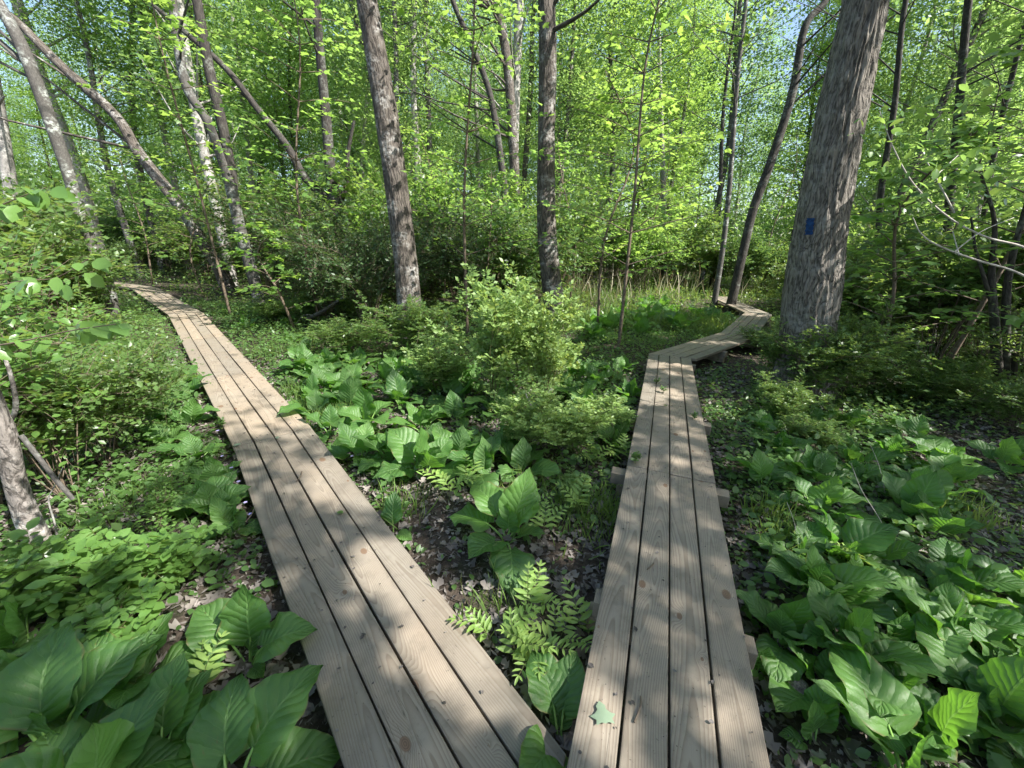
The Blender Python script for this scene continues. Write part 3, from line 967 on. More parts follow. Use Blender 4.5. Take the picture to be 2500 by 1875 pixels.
make_tree([(676, -60, 19), (682, 0, 20), (690, 100, 20), (704, 250, 22), (714, 370, 24), (726, 450, 28), (728, 590, 30)], 11.2, 'dark_bark',
          'dark upright trunk with a long stem arching off it to the upper left', ztop=14, extra=fork9, ncl=80)
for path, Y, bk, lab, zt in (
        ([(892, -60, 12), (895, 0, 13), (893, 200, 13), (905, 400, 15), (910, 520, 16)], 17, 'pale_bark', 'thin pale trunk just right of the sunlit brown trunk', 16),
        ([(916, -60, 9), (918, 0, 10), (924, 200, 11), (930, 400, 12), (933, 520, 12)], 21, 'grey_bark', 'second thin trunk right of the sunlit brown trunk, darker and further back', 18),
        ([(965, -40, 9), (985, 20, 11), (1020, 100, 12), (1060, 210, 13), (1085, 370, 15), (1098, 500, 16)], 15, 'dark_bark', 'dark thin trunk curving leftwards near the top centre', 13),
        ([(1062, -60, 17), (1072, 0, 18), (1095, 130, 20), (1108, 300, 20), (1116, 480, 22)], 16, 'brown_bark', 'brown trunk left of the centre trunk with a pale trunk beside it', 15),
        ([(1122, -60, 18), (1122, 0, 19), (1114, 200, 19), (1108, 420, 20), (1105, 520, 20)], 18, 'pale_bark', 'pale trunk in sun between the brown trunk and the centre trunk', 17),
        ([(1150, 60, 10), (1146, 200, 11), (1130, 420, 12), (1128, 520, 12)], 20, 'brown_bark', 'thin brown trunk close behind the left side of the centre trunk', 17),
        ([(1622, -60, 8), (1612, 0, 9), (1592, 180, 10), (1576, 400, 11), (1562, 530, 12)], 13, 'grey_bark', 'slender pale grey trunk rising beyond the zigzag of the right boardwalk', 12),
        ([(1800, -40, 14), (1778, 10, 16), (1738, 60, 17), (1712, 200, 19), (1665, 350, 20), (1628, 450, 20), (1606, 540, 20)], 12, 'dark_bark', 'crooked dark trunk leaning right, left of the big oak', 12),
        ([(1560, 280, 8), (1556, 400, 9), (1549, 520, 10)], 18, 'dark_bark', 'thin dark trunk left of the slender pale grey one', 14),
        ([(1965, -40, 12), (1948, 60, 13), (1932, 230, 14), (1905, 400, 15), (1895, 520, 15)], 9.5, 'dark_bark', 'dark thin trunk close to the right side of the big oak', 12),
        ([(2110, -60, 17), (2092, 0, 18), (2068, 270, 20), (2050, 450, 22), (2045, 560, 22)], 8.5, 'dark_bark', 'dark trunk in the shade at the upper right', 12),
        ([(2230, 0, 12), (2190, 150, 13), (2150, 320, 14), (2115, 520, 15)], 9.5, 'dark_bark', 'thin dark trunk at the right picture edge', 12),
        ([(300, 0, 14), (318, 100, 14), (345, 240, 15), (385, 430, 16), (400, 520, 17)], 20, 'pale_bark', 'slim whitish trunk under the gap of blue sky at the upper left', 18),
        ([(530, 260, 11), (540, 360, 12), (560, 520, 13)], 22, 'pale_bark', 'pale trunk seen between the forked grey trunk and the dark arching stem', 18),
        ([(1428, 250, 10), (1432, 380, 11), (1436, 540, 12)], 24, 'pale_bark', 'pale trunk far back above the reed bed', 18)):
    make_tree(path, Y, bk, lab, ztop=zt, sides=14, ncl=60, dens=26)

# trees behind and to the right of the viewer, whose crowns shade the fork
for i, (x, y, h) in enumerate(((5.2, -3.2, 11), (8.2, -.6, 12), (2.6, -4.6, 9), (8.6, 2.6, 12), (6.0, -6.5, 12), (11.5, -4.0, 13), (-2.5, -5.0, 11), (12.5, 1.5, 12), (9.5, 6.0, 12), (14, 4.5, 13))):
    r = np.random.default_rng(70 + i)
    root = thing('tree', 'leafy tree outside the picture whose crown shades the boardwalk fork', 'tree', (x, y, 0), group='shade trees outside the picture')
    P = smoothline([(0, 0, -.1), (.1, .05, h * .3), (.0, .2, h * .65), (.2, .1, h)], 4)
    R = np.linspace(.19, .03, len(P))
    link('trunk', mesh('trunk', [tube(P, R, 14)], [M['brown_bark']]), root)
    off = np.array([x, y, 0.])
    lv, Cn = crown_leaves(380, 38, off + np.array([0, 0, h * .68]), (3.3, 3.3, h * .27), .125, .42, r, cull=True, shell=.4)
    lv['V'] = lv['V'] - off
    link('limbs', mesh('limbs', limbs(P, R, (Cn - off)[::8], r), [M['brown_bark']]), root)
    link('crown', mesh('crown', [lv], [M['canopy']]), root)


# ------------------------------------------------------------------ where a thing stands, in words
def where(x, y, z=.4):
    p = project((x, y, z))
    if p is None or not (-80 < p[0] < PW + 80):
        return 'just outside the picture'
    px, py = p[0] / 1.1302, p[1] / 1.1302
    if px < 240:
        return 'at the left edge of the picture'
    if px < 480:
        return 'beyond the far end of the left boardwalk'
    if px < 640:
        return 'near the forked grey trunk'
    if px < 800:
        return 'around the dark trunk with the arching stem'
    if px < 960:
        return 'near the straight sunlit brown trunk'
    if px < 1140:
        return 'left of the slim centre trunk'
    if px < 1300:
        return 'right of the slim centre trunk'
    if px < 1480:
        return 'behind the reed bed'
    if px < 1640:
        return 'beyond the zigzag of the right boardwalk'
    if px < 1760:
        return 'just left of the big oak'
    if px < 1960:
        return 'behind the big oak'
    return 'right of the big oak near the picture edge'


# ------------------------------------------------------------------ background trees (shared meshes)
def bg_variant(seed, h, bark, lmat):
    r = np.random.default_rng(seed)
    P = smoothline([(0, 0, -.2), (r.normal(0, .12), r.normal(0, .12), h * .3), (r.normal(0, .3), r.normal(0, .3), h * .65), (r.normal(0, .5), r.normal(0, .5), h)], 5)
    R = np.linspace(1, .12, len(P)) ** .8 * r.uniform(.10, .16)
    parts, cs = [], []
    for zf, rad_, n in ((.30, 1.6, 40), (.45, 2.1, 80), (.62, 2.6, 120), (.8, 2.2, 110), (.95, 1.2, 50)):
        lv, Cn = crown_leaves(int(n * .85), 64, (0, 0, h * zf), (rad_, rad_, h * .14), .105, .46, r, shell=.5, flat=.30)
        parts.append(lv)
        cs.append(Cn)
    Cn = np.vstack(cs)
    tr = mesh('background_trunk', [tube(P, R, 8, seed=seed)] + limbs(P, R, Cn[::5], r, lo=.12, sides=4), [M[bark]])
    cr = mesh('background_crown', parts, [M[lmat]])
    return tr, cr


BG = [bg_variant(s, h, b_, l) for s, h, b_, l in ((1, 17, 'pale_bark', 'canopy'), (2, 19, 'grey_bark', 'canopy'), (3, 15, 'brown_bark', 'canopy'),
                                                   (4, 18, 'pale_bark', 'canopy'), (5, 14, 'dark_bark', 'maple'), (6, 16, 'grey_bark', 'maple'))]
r = np.random.default_rng(21)
placed = []
tries = 0
while len(placed) < 125 and tries < 6000:
    tries += 1
    Y = 14.5 + 34 * r.random() ** .8
    X = r.uniform(-1.45, 1.45) * Y
    p = project((X, Y, 1))
    if p is None:
        continue
    px = p[0] / 1.1302
    if not (-75 < px < 2290):
        continue
    if walk_dist(X, Y) < 1.0 or (1180 < px < 1560 and Y < 19) or (px > 1560 and px < 1700 and Y < 15):
        continue
    if (90 < px < 420 and Y > 14 and r.random() < .78) or (1580 < px < 1740 and Y > 15 and r.random() < .85):
        continue
    if any((X - a) ** 2 + (Y - b) ** 2 < 2.3 ** 2 for a, b in placed):
        continue
    placed.append((X, Y))
    v = int(r.integers(0, 6))
    s = r.uniform(.82, 1.2)
    look = ('pale-barked', 'grey-barked', 'brown-barked', 'whitish', 'dark-barked', 'grey')[v]
    root = thing('tree', f'{"slender" if s < .95 else "stout" if s > 1.08 else "thin"} {look} tree {"farthest back" if Y > 38 else "far back" if Y > 28 else "midway back" if Y > 20 else "in the nearer woods"} {where(X, Y, 4)}', 'tree', (X, Y, 0), r.uniform(0, 6.28),
                 group='thin trees of the background woods')
    root.rotation_euler = (r.normal(0, .05), r.normal(0, .06), r.uniform(0, 6.28))
    root.scale = (s, s, s * r.uniform(.9, 1.1))
    link('trunk', BG[v][0], root)
    link('crown', BG[v][1], root)


# distant woodland mass
def far_woods():
    r = np.random.default_rng(8)
    n = 4200
    an = r.uniform(-1.05, 1.05, n)
    D = r.uniform(50, 80, n)
    Cn = np.stack([np.sin(an) * D, np.cos(an) * D, r.random(n) ** 1.5 * 19], -1)
    k = ~((an > -.86) & (an < -.70) & (Cn[:, 2] > 8)) & ~((an > .28) & (an < .44) & (Cn[:, 2] > 11))
    Cn = Cn[k]
    n2 = 3200
    an, D = r.uniform(-1.08, 1.08, n2), r.uniform(38, 62, n2)
    Cn = np.vstack([Cn, np.stack([np.sin(an) * D, np.cos(an) * D, r.random(n2) ** 1.2 * 5.5], -1)])
    n = len(Cn)
    P = (Cn[:, None] + r.normal(size=(n, 22, 3)) * np.array([1.2, 1.2, .8])).reshape(-1, 3)
    P[:, 2] = np.maximum(P[:, 2], .1)
    m = len(P)
    N = norm(np.array([0, 0, 1.0]) + r.normal(0, .6, (m, 3)))
    lv = leaves(P, r.normal(size=(m, 3)), N, .42, T_DIA, np.repeat(r.random(n), 22))
    tag(link('distant_woodland', mesh('distant_woodland', [lv], [M['canopy']])), kind='stuff', label='distant leafy woodland closing the view behind the trees')


far_woods()


# ------------------------------------------------------------------ shrubs
def shrub_mesh(seed, h, radius, canes, twigs, lv_per, lsize, lmat, smat, T=T_DIA, compound=0, arch=.35, r0=.008, up=.5, nj=.35):
    r = np.random.default_rng(seed)
    tubes_, P, D, S, TN = [], [], [], [], []
    for c in range(canes):
        an = r.uniform(0, 2 * PI)
        R_ = radius * r.uniform(.35, 1)
        hh = h * r.uniform(.55, 1)
        p0 = np.array([math.cos(an), math.sin(an), 0]) * .06 * r.random()
        p1 = np.array([math.cos(an) * R_ * .35, math.sin(an) * R_ * .35, hh * .65])
        p2 = np.array([math.cos(an) * R_, math.sin(an) * R_, hh * (1 - arch * r.random())])
        L = smoothline([p0, p1 + r.normal(0, .05, 3), p2], 5)
        tubes_.append(tube(L, np.linspace(r0, r0 * .3, len(L)), 4))
        for k in range(twigs):
            f = r.uniform(.25, 1) * (len(L) - 1)
            i = min(int(f), len(L) - 2)
            b0 = L[i] + (L[i + 1] - L[i]) * (f - i)
            d = unit(unit(L[i + 1] - L[i]) * .5 + r.normal(0, .7, 3) + np.array([0, 0, up]))
            ln = h * r.uniform(.14, .32)
            b1 = b0 + d * ln * .5 + r.normal(0, .01, 3)
            b2 = b0 + d * ln - np.array([0, 0, .12 * ln])
            B = np.array([b0, b1, b2])
            tubes_.append(tube(B, np.linspace(r0 * .4, r0 * .15, 3), 3))
            side = norm(np.cross(d, [0, 0, 1.0]))
            tn = r.random() * .6
            for q in range(lv_per):
                f = (q + .8) / lv_per
                pp = b0 + (b2 - b0) * f
                sg = 1 if q % 2 else -1
                dd = unit(side * sg * .9 + d * .6 + r.normal(0, .3, 3))
                if compound:
                    # rachis with paired leaflets
                    sl_ = lsize * compound * .55
                    for e in range(compound):
                        g = (e + 1) / compound
                        s2 = norm(np.cross(dd, [0, 0, 1.0]))
                        P.append(pp + dd * sl_ * g)
                        P.append(pp + dd * sl_ * g)
                        D += [s2 + dd * .5, -s2 + dd * .5]
                        S += [lsize * (1.1 - .2 * g)] * 2
                        TN += [tn + r.random() * .4] * 2
                    P.append(pp + dd * sl_ * 1.05)
                    D.append(dd)
                    S.append(lsize)
                    TN.append(tn + r.random() * .4)
                else:
                    P.append(pp)
                    D.append(dd)
                    S.append(lsize * r.uniform(.55, 1.2))
                    TN.append(tn + r.random() * .4)
    P, D, S, TN = map(np.array, (P, D, S, TN))
    n = len(P)
    N = norm(np.array([0, 0, 1.0]) + r.normal(0, nj, (n, 3)))
    return (mesh('shrub_stems', tubes_, [M[smat]]), mesh('shrub_foliage', [leaves(P, D, N, S, T, np.clip(TN, 0, 1), r=r)], [M[lmat]]))


def put_shrub(name, var, x, y, s, label, group=None, cat='shrub', r=rng, sz=1.0):
    root = thing(name, label, cat, (x, y, float(gz(x, y)) - .01), r.uniform(0, 6.28), group)
    root.scale = (s, s, s * sz)
    link('stems', var[0], root)
    link('foliage', var[1], root)
    return root


US = [shrub_mesh(30 + i, 1.9, 1.15, 15, 30, 13, ls * 1.25, lm, 'stem', T_DIA, r0=.0065, nj=.6) for i, (ls, lm) in enumerate(((.065, 'shrub'), (.055, 'shrub'), (.075, 'shrub'), (.05, 'dark_shrub'), (.07, 'herb'), (.06, 'maple')))]
placed = []
r = np.random.default_rng(4)
tries = 0
while len(placed) < 225 and tries < 9000:
    tries += 1
    Y = 6.2 + 22 * r.random() ** 1.2
    X = r.uniform(-1.5, 1.5) * Y
    p = project((X, Y, .3))
    px = p[0] / 1.1302
    if not (-60 < px < 2270):
        continue
    wd = float(walk_dist(X, Y))
    if wd < 1.35 + (.5 if Y > 8 else 0) or (1200 < px < 1700 and Y < 15.5) or (560 < px < 1200 and Y < 7.4) or (1110 < px < 1270 and Y < 10.5) or (px < 560 and Y < 9.5 and px > 430):
        continue
    if any((X - a) ** 2 + (Y - b) ** 2 < 1.0 ** 2 for a, b in placed):
        continue
    placed.append((X, Y))
    v = int(r.choice([0, 1, 2, 3, 4, 5], p=[.24, .2, .2, .12, .14, .1]))
    s = r.uniform(.8, 1.6)
    if px > 760 and px < 1150 and Y < 11:
        v, s = 3, 1.15
    if 560 < px < 1560 and Y > 9:
        s = min(1.9, s * 1.3)
    look = ('green', 'fine-leaved green', 'coarse-leaved green', 'dark dense', 'fresh green', 'bright yellow-green')[v]
    put_shrub('shrub', US[v], X, Y, s, f'{look} {"tall " if s > 1.2 else "low " if s < .95 else ""}shrub {where(X, Y)}', 'understory shrubs of the wood', r=r)

# shrubs right of the oak and along the right edge
for i, (px, py, s, v) in enumerate(((1900, 760, .9, 1), (2010, 800, .95, 0), (2130, 790, 1.1, 1), (2230, 800, 1.1, 0), (1990, 720, 1.25, 5), (2130, 700, 1.4, 2), (2280, 720, 1.4, 0), (2080, 660, 1.6, 5),
                                     (2330, 830, 1.0, 1), (1860, 700, .9, 1), (2450, 780, 1.3, 5), (2560, 860, 1.2, 0), (2480, 950, .8, 1))):
    g = at(px * 1.0 + 60, py + 60)
    look = ('green', 'fine-leaved green', 'coarse-leaved green', 'dark dense', 'fresh green', 'bright yellow-green')[v]
    ph = ('at the foot of the big oak on its right', 'second from the oak in the right thicket', 'in the middle of the right thicket', 'in front of the many-stemmed small tree',
          'rising behind the oak base', 'behind the bare pale twigs at right', 'left of the many-stemmed small tree', 'at the back of the right thicket', 'under the many-stemmed small tree',
          'between the boardwalk zigzag and the oak base', 'at the right picture edge', 'just beyond the right picture edge', 'low at the right picture edge')[i]
    put_shrub('shrub', US[v], g[0], g[1], s * .95, f'{look} leafy shrub {ph}', 'thicket right of the oak', r=r)


def atp(x, y, z=0.0):
    """same as at() for the 2212 px wide view of the photograph"""
    return at(x * 1.1302, y * 1.1302, z)


def in_poly(x, y, poly):
    c = False
    j = len(poly) - 1
    for i in range(len(poly)):
        xi, yi = poly[i]
        xj, yj = poly[j]
        if (yi > y) != (yj > y) and x < (xj - xi) * (y - yi) / (yj - yi) + xi:
            c = not c
        j = i
    return c


# ------------------------------------------------------------------ skunk cabbage
def cab_leaf(seed, el0, el1, el2, pl=.55, wd=.30, wave=.05, twist=0.0):
    """one big ovate leaf with its stalk, blade length 1, growing along +Y"""
    r = np.random.default_rng(seed)
    nr, nc = 15, 11
    e = rad(el0)
    n0 = 5
    pp = [np.array([0, 0, 0.])]
    for k in range(n0):
        a_ = e + (rad(el1) - e) * (k / n0) ** 2
        pp.append(pp[-1] + np.array([0, math.cos(a_), math.sin(a_)]) * pl / n0)
    stalk = tube(pp, np.linspace(.026, .017, n0 + 1), 6, m=1)
    v = np.linspace(0, 1, nr)
    ang = rad(el1) + (rad(el2) - rad(el1)) * v ** 1.3
    cen = [pp[-1]]
    for k in range(1, nr):
        a_ = (ang[k] + ang[k - 1]) / 2
        cen.append(cen[-1] + np.array([0, math.cos(a_), math.sin(a_)]) / (nr - 1))
    cen = np.array(cen)
    nrm = np.stack([0 * ang, -np.sin(ang), np.cos(ang)], -1)
    tan = np.stack([0 * ang, np.cos(ang), np.sin(ang)], -1)
    prof = np.array([.22, .72, .93, 1.0, 1.02, 1.0, .96, .90, .82, .71, .58, .43, .27, .11, .01])
    u = np.linspace(-1, 1, nc)
    U, Vv = np.meshgrid(u, v)
    W_ = prof[:, None] * wd * 1.30
    wave = wave * 1.5
    ph, ph2 = r.random(2) * 6
    fold = .34 * (1 - .5 * Vv) * np.abs(U) * W_
    ripple = wave * (np.abs(U) ** 1.6) * (np.sin(Vv * r.uniform(9, 14) + ph + U * 1.5) * .7 + np.sin(Vv * 23 + ph2 - U) * .3) * np.minimum(1, prof[:, None] * 1.5)
    roll = -.25 * (np.abs(U) ** 3) * W_ * r.uniform(0, 1)
    puck = .006 * np.sin((Vv * 8 - np.abs(U) ** .8 * 2.6) * 2 * PI) * (1 - np.abs(U) * .3) * (np.abs(U) > .05)
    crump = .030 * (fbm(U * 1.6 + seed * 3, Vv * 3.2 + seed) - .5) * 2 * np.minimum(1, prof[:, None])
    off = fold + ripple + roll + puck + crump
    edge = 1 + .035 * np.sin(Vv * 60 + ph) * (np.abs(U) > .9)
    X = U * W_ * edge
    back = -.10 * np.abs(U) ** 1.5 * (1 - Vv) ** 5 * 1.4     # heart-shaped base
    P = cen[:, None] + nrm[:, None] * off[..., None] + tan[:, None] * back[..., None]
    P = P + np.array([1.0, 0, 0]) * (X + twist * Vv ** 2 * .2)[..., None]
    i = np.arange(nr * nc).reshape(nr, nc)
    F = np.stack([i[:-1, :-1], i[:-1, 1:], i[1:, 1:], i[1:, :-1]], -1).reshape(-1, 4)
    A = np.stack([U, Vv, np.full(U.shape, seed * 3.1)], -1).reshape(-1, 3)
    return mesh('skunk_cabbage_leaf', [dict(V=P.reshape(-1, 3), F=[F], a=A, t=np.full(nr * nc, r.random())), stalk], [M['cabbage'], M['stalk']])


CAB = {
    'up': [cab_leaf(1, 80, 84, 70, .5), cab_leaf(2, 72, 80, 95, .45, .33), cab_leaf(3, 76, 70, 40, .5, .28, .07), cab_leaf(13, 82, 88, 105, .4, .29)],
    'mid': [cab_leaf(4, 62, 50, 10, .5), cab_leaf(5, 58, 42, -5, .55, .34), cab_leaf(6, 60, 55, 25, .5, .27, .08), cab_leaf(7, 66, 40, -25, .6, .31)],
    'low': [cab_leaf(8, 45, 22, -25, .5), cab_leaf(9, 40, 15, -35, .55, .33, .07), cab_leaf(10, 50, 10, -45, .5, .3), cab_leaf(11, 38, 25, -5, .5, .36, .04)]}


def cabbage(x, y, size, label, group=None, n=7, spec=None, r=rng):
    """spec: list of (azimuth deg in plan, kind, relative size)"""
    root = thing('skunk_cabbage', label, 'plant', (x, y, float(gz(x, y)) - .015), 0, group)
    if spec is None:
        spec = []
        a0 = r.uniform(0, 360)
        for k in range(n):
            f = k / n
            kind = 'low' if f < .22 else 'mid' if f < .66 else 'up'
            spec.append((a0 + k * 137.5 + r.normal(0, 14), kind, r.uniform(.8, 1.15) * (1 if f < .8 else .8)))
    for az, kind, s in spec:
        me = CAB[kind][int(r.integers(0, 4))]
        link('leaf', me, root, (0.012 * math.cos(rad(az)), 0.012 * math.sin(rad(az)), 0), (r.normal(0, .08), r.normal(0, .12), rad(az - 90)), size * s)
    return root


r = np.random.default_rng(77)
hero = [
    # px, py (2212 view) of the base, size, spec, label
    (1095, 1175, .30, [(98, 'up', 1.05), (130, 'mid', 1.0), (160, 'low', .95), (275, 'low', .95), (20, 'mid', .7), (345, 'low', .55), (60, 'up', .6), (235, 'low', .8)], 'large leafy plant standing alone on dark litter in the middle of the fork'),
    (535, 1435, .235, [(95, 'up', 1.1), (150, 'mid', 1.05), (205, 'low', .95), (15, 'mid', 1.0), (60, 'up', .5), (330, 'low', .4)], 'plant with one tall upright leaf beside the left boardwalk near the bottom'),
    (1205, 1590, .205, [(112, 'mid', 1.05), (62, 'mid', 1.0), (228, 'mid', .95), (80, 'mid', .55)], 'three-leaved plant growing where the two boardwalks meet'),
    (848, 1150, .17, [(80, 'up', 1.1), (170, 'low', .6), (330, 'low', .7)], 'small plant with one upright leaf at the edge of the left boardwalk'),
    (1300, 1345, .15, [(95, 'up', .9), (350, 'mid', 1.0), (200, 'low', .5)], 'small sprouting plant touching the left edge of the right boardwalk'),
    (110, 1640, .25, [(60, 'mid', 1.15), (110, 'mid', 1.2), (160, 'mid', 1.1), (20, 'low', 1.0), (200, 'low', 1.0), (80, 'up', .7)], 'large shaded leafy plant in the bottom left corner'),
    (190, 1760, .24, None, 'shaded leafy plant cut by the bottom edge near the left corner'),
    (20, 1520, .22, None, 'round-leaved shaded plant at the left edge near the bottom'),
    (300, 1490, .17, None, 'smaller plant between the corner plants and the upright-leaved one'),
    (345, 1660, .21, [(95, 'mid', 1.1), (40, 'low', .9), (140, 'low', .9), (70, 'mid', .9)], 'large-leaved plant at the bottom left next to the corner plant'),
    (500, 1740, .25, [(60, 'mid', 1.15), (25, 'low', 1.0), (105, 'mid', 1.0), (150, 'low', .9)], 'plant with big bright leaves cut by the bottom edge left of the boardwalk'),
    (215, 1560, .22, [(70, 'mid', 1.0), (10, 'low', .9), (120, 'mid', 1.0), (170, 'low', .9)], 'broad shaded plant above the corner plant at the lower left'),
    (60, 1410, .21, None, 'leafy plant at the lower left edge below the lichen-covered trunk'),
    (1760, 1610, .15, [(110, 'up', 1.0), (40, 'mid', 1.1), (170, 'low', .6)], 'small two-leaved plant on litter at the lower right'),
    (1960, 1690, .27, [(95, 'mid', 1.1), (150, 'mid', 1.0), (45, 'low', .9), (120, 'up', .8)], 'plant with a huge glossy ribbed leaf at the bottom right'),
    (2130, 1560, .24, None, 'big leafy plant near the bottom right corner'),
    (2060, 1420, .23, [(120, 'up', 1.0), (150, 'mid', 1.1), (60, 'mid', 1), (20, 'low', 1), (200, 'low', .9)], 'sunlit plant with pale shining leaves at the lower right'),
    (1890, 1500, .21, None, 'plant with crumpled leaves between the glossy leaf and the sunlit plant'),
    (1770, 1310, .2, None, 'plant in half shade beside the lower end of the right boardwalk'),
    (1690, 1390, .19, None, 'leafy plant leaning towards the right edge of the right boardwalk'),
    (1640, 1460, .16, [(90, 'up', .9), (140, 'low', .9), (30, 'low', .8)], 'little plant tucked against the right boardwalk edge near the bottom'),
    (1800, 1210, .25, None, 'round-leaved plant below the crossing dry stalks at right'),
    (1650, 1060, .24, [(160, 'mid', 1.1), (100, 'up', 1.0), (60, 'mid', 1.0), (20, 'low', 1.0), (260, 'low', .9)], 'plant with rounded leaves by the sleeper end right of the boardwalk'),
    (1755, 1110, .24, None, 'upright-leaved plant in the middle of the right-hand leafy patch'),
    (1840, 1010, .24, None, 'plant with glossy leaves at the top of the right-hand leafy patch'),
    (1960, 1120, .26, None, 'large plant at the right side of the right-hand leafy patch'),
    (1975, 950, .24, [(150, 'low', 1.1), (95, 'mid', 1.1), (40, 'mid', 1.0), (10, 'low', 1.0)], 'plant standing alone on dark litter right of the leafy patch'),
    (2170, 1010, .24, None, 'low plant at the right edge above the bare litter'),
    (560, 880, .19, None, 'plant'),
]
hero = hero[:-1]
for x, y, s, spec, lab in hero:
    g = atp(x, y) if 'where the two' not in lab else (.215, .93, 0)
    cabbage(g[0], g[1], s, lab, spec=spec, r=r)


def scatter_cab(poly, n, s0, s1, labels, group, mind=.3, seed=1):
    r = np.random.default_rng(seed)
    xs, ys = [p[0] for p in poly], [p[1] for p in poly]
    W = np.array([atp(*p)[:2] for p in poly])
    out = []
    t = 0
    while len(out) < n and t < 4000:
        t += 1
        X, Y = r.uniform(W[:, 0].min(), W[:, 0].max()), r.uniform(W[:, 1].min(), W[:, 1].max())
        if not in_poly(X, Y, W.tolist()) or float(walk_dist(X, Y)) < .10:
            continue
        if any((X - a) ** 2 + (Y - b) ** 2 < mind ** 2 for a, b in out):
            continue
        out.append((X, Y))
        s = r.uniform(s0, s1)
        p = project((X, Y, .1))
        f = (p[0] / 1.1302 - min(xs)) / (max(xs) - min(xs))
        g = (p[1] / 1.1302 - min(ys)) / (max(ys) - min(ys))
        col = 'left' if f < .33 else 'middle' if f < .67 else 'right'
        row = 'back' if g < .34 else 'centre' if g < .67 else 'front'
        size = 'small' if s < s0 + (s1 - s0) * .33 else 'large' if s > s0 + (s1 - s0) * .67 else 'medium'
        cabbage(X, Y, s, f'{size} broad-leaved plant, {row} {col} of {labels}', group, n=int(r.integers(5, 9)), r=r)


scatter_cab([(640, 800), (760, 770), (900, 790), (1090, 860), (1180, 960), (1160, 1040), (1020, 1060), (860, 1010), (720, 985), (690, 930)], 38, .22, .31,
            'the leafy patch between the boardwalks', 'skunk cabbages between the boardwalks', .27, 1)
scatter_cab([(1230, 790), (1390, 800), (1380, 1000), (1300, 960), (1180, 900)], 9, .20, .27, 'the patch left of the right boardwalk', 'skunk cabbages left of the right boardwalk', .34, 2)
scatter_cab([(1290, 690), (1400, 650), (1540, 690), (1540, 710), (1400, 745), (1260, 760)], 17, .30, .42, 'the dark patch before the reed bed', 'skunk cabbages before the reed bed', .5, 3)
scatter_cab([(1600, 900), (1850, 900), (2060, 1010), (2050, 1180), (1850, 1200), (1680, 1180)], 13, .17, .24, 'the right-hand leafy patch', 'skunk cabbages right of the boardwalk', .26, 4)
scatter_cab([(1700, 1200), (1980, 1230), (2212, 1300), (2212, 1640), (1900, 1650), (1720, 1480)], 15, .17, .24, 'the lower right leafy patch', 'skunk cabbages at the lower right', .24, 5)
scatter_cab([(270, 840), (400, 800), (480, 960), (545, 1110), (420, 1150), (330, 1040), (250, 950)], 12, .18, .25, 'the strip left of the left boardwalk', 'skunk cabbages left of the left boardwalk', .35, 6)
scatter_cab([(470, 680), (620, 690), (700, 760), (560, 760)], 7, .18, .24, 'the strip beyond the left boardwalk bend', 'skunk cabbages beyond the left boardwalk', .55, 7)
scatter_cab([(560, 1180), (480, 1180), (380, 1080), (480, 1060), (545, 1090)], 3, .16, .2, 'the shade beside the left boardwalk', 'plants in the shade left of the boardwalk', .2, 8)


# ------------------------------------------------------------------ ferns
def frond_mesh(seed):
    r = np.random.default_rng(seed)
    L = smoothline([(0, 0, 0), (0, .18, .42), (0, .5, .78), (0, .95, .92)], 5)
    P, D, S = [], [], []
    npair = 6
    for k in range(npair):
        f = .38 + .60 * k / (npair - 1)
        i = int(f * (len(L) - 1))
        t = f * (len(L) - 1) - i
        p = L[i] * (1 - t) + L[min(i + 1, len(L) - 1)] * t
        d = unit(L[min(i + 1, len(L) - 1)] - L[i - 1])
        s = .46 * (1 - .58 * (k / (npair - 1)) ** 1.3)
        for sg in (-1, 1):
            P.append(p)
            D.append(np.array([sg, 0, .05]) + d * (.35 + .5 * k / npair) + r.normal(0, .08, 3))
            S.append(s * r.uniform(.85, 1.1))
    P.append(L[-1] - np.array([0, .03, 0]))
    D.append(np.array([0, 1, -.1]))
    S.append(.24)
    P, D, S = map(np.array, (P, D, S))
    N = norm(np.array([0, -.25, 1.0]) + r.normal(0, .12, (len(P), 3)))
    lv = leaves(P, D, N, S, T_OVAL, np.full(len(P), r.random()), wid=.46, r=r)
    return mesh('fern_frond', [lv, tube(L, np.linspace(.012, .005, len(L)), 4, m=1)], [M['fern'], M['green_stem']])


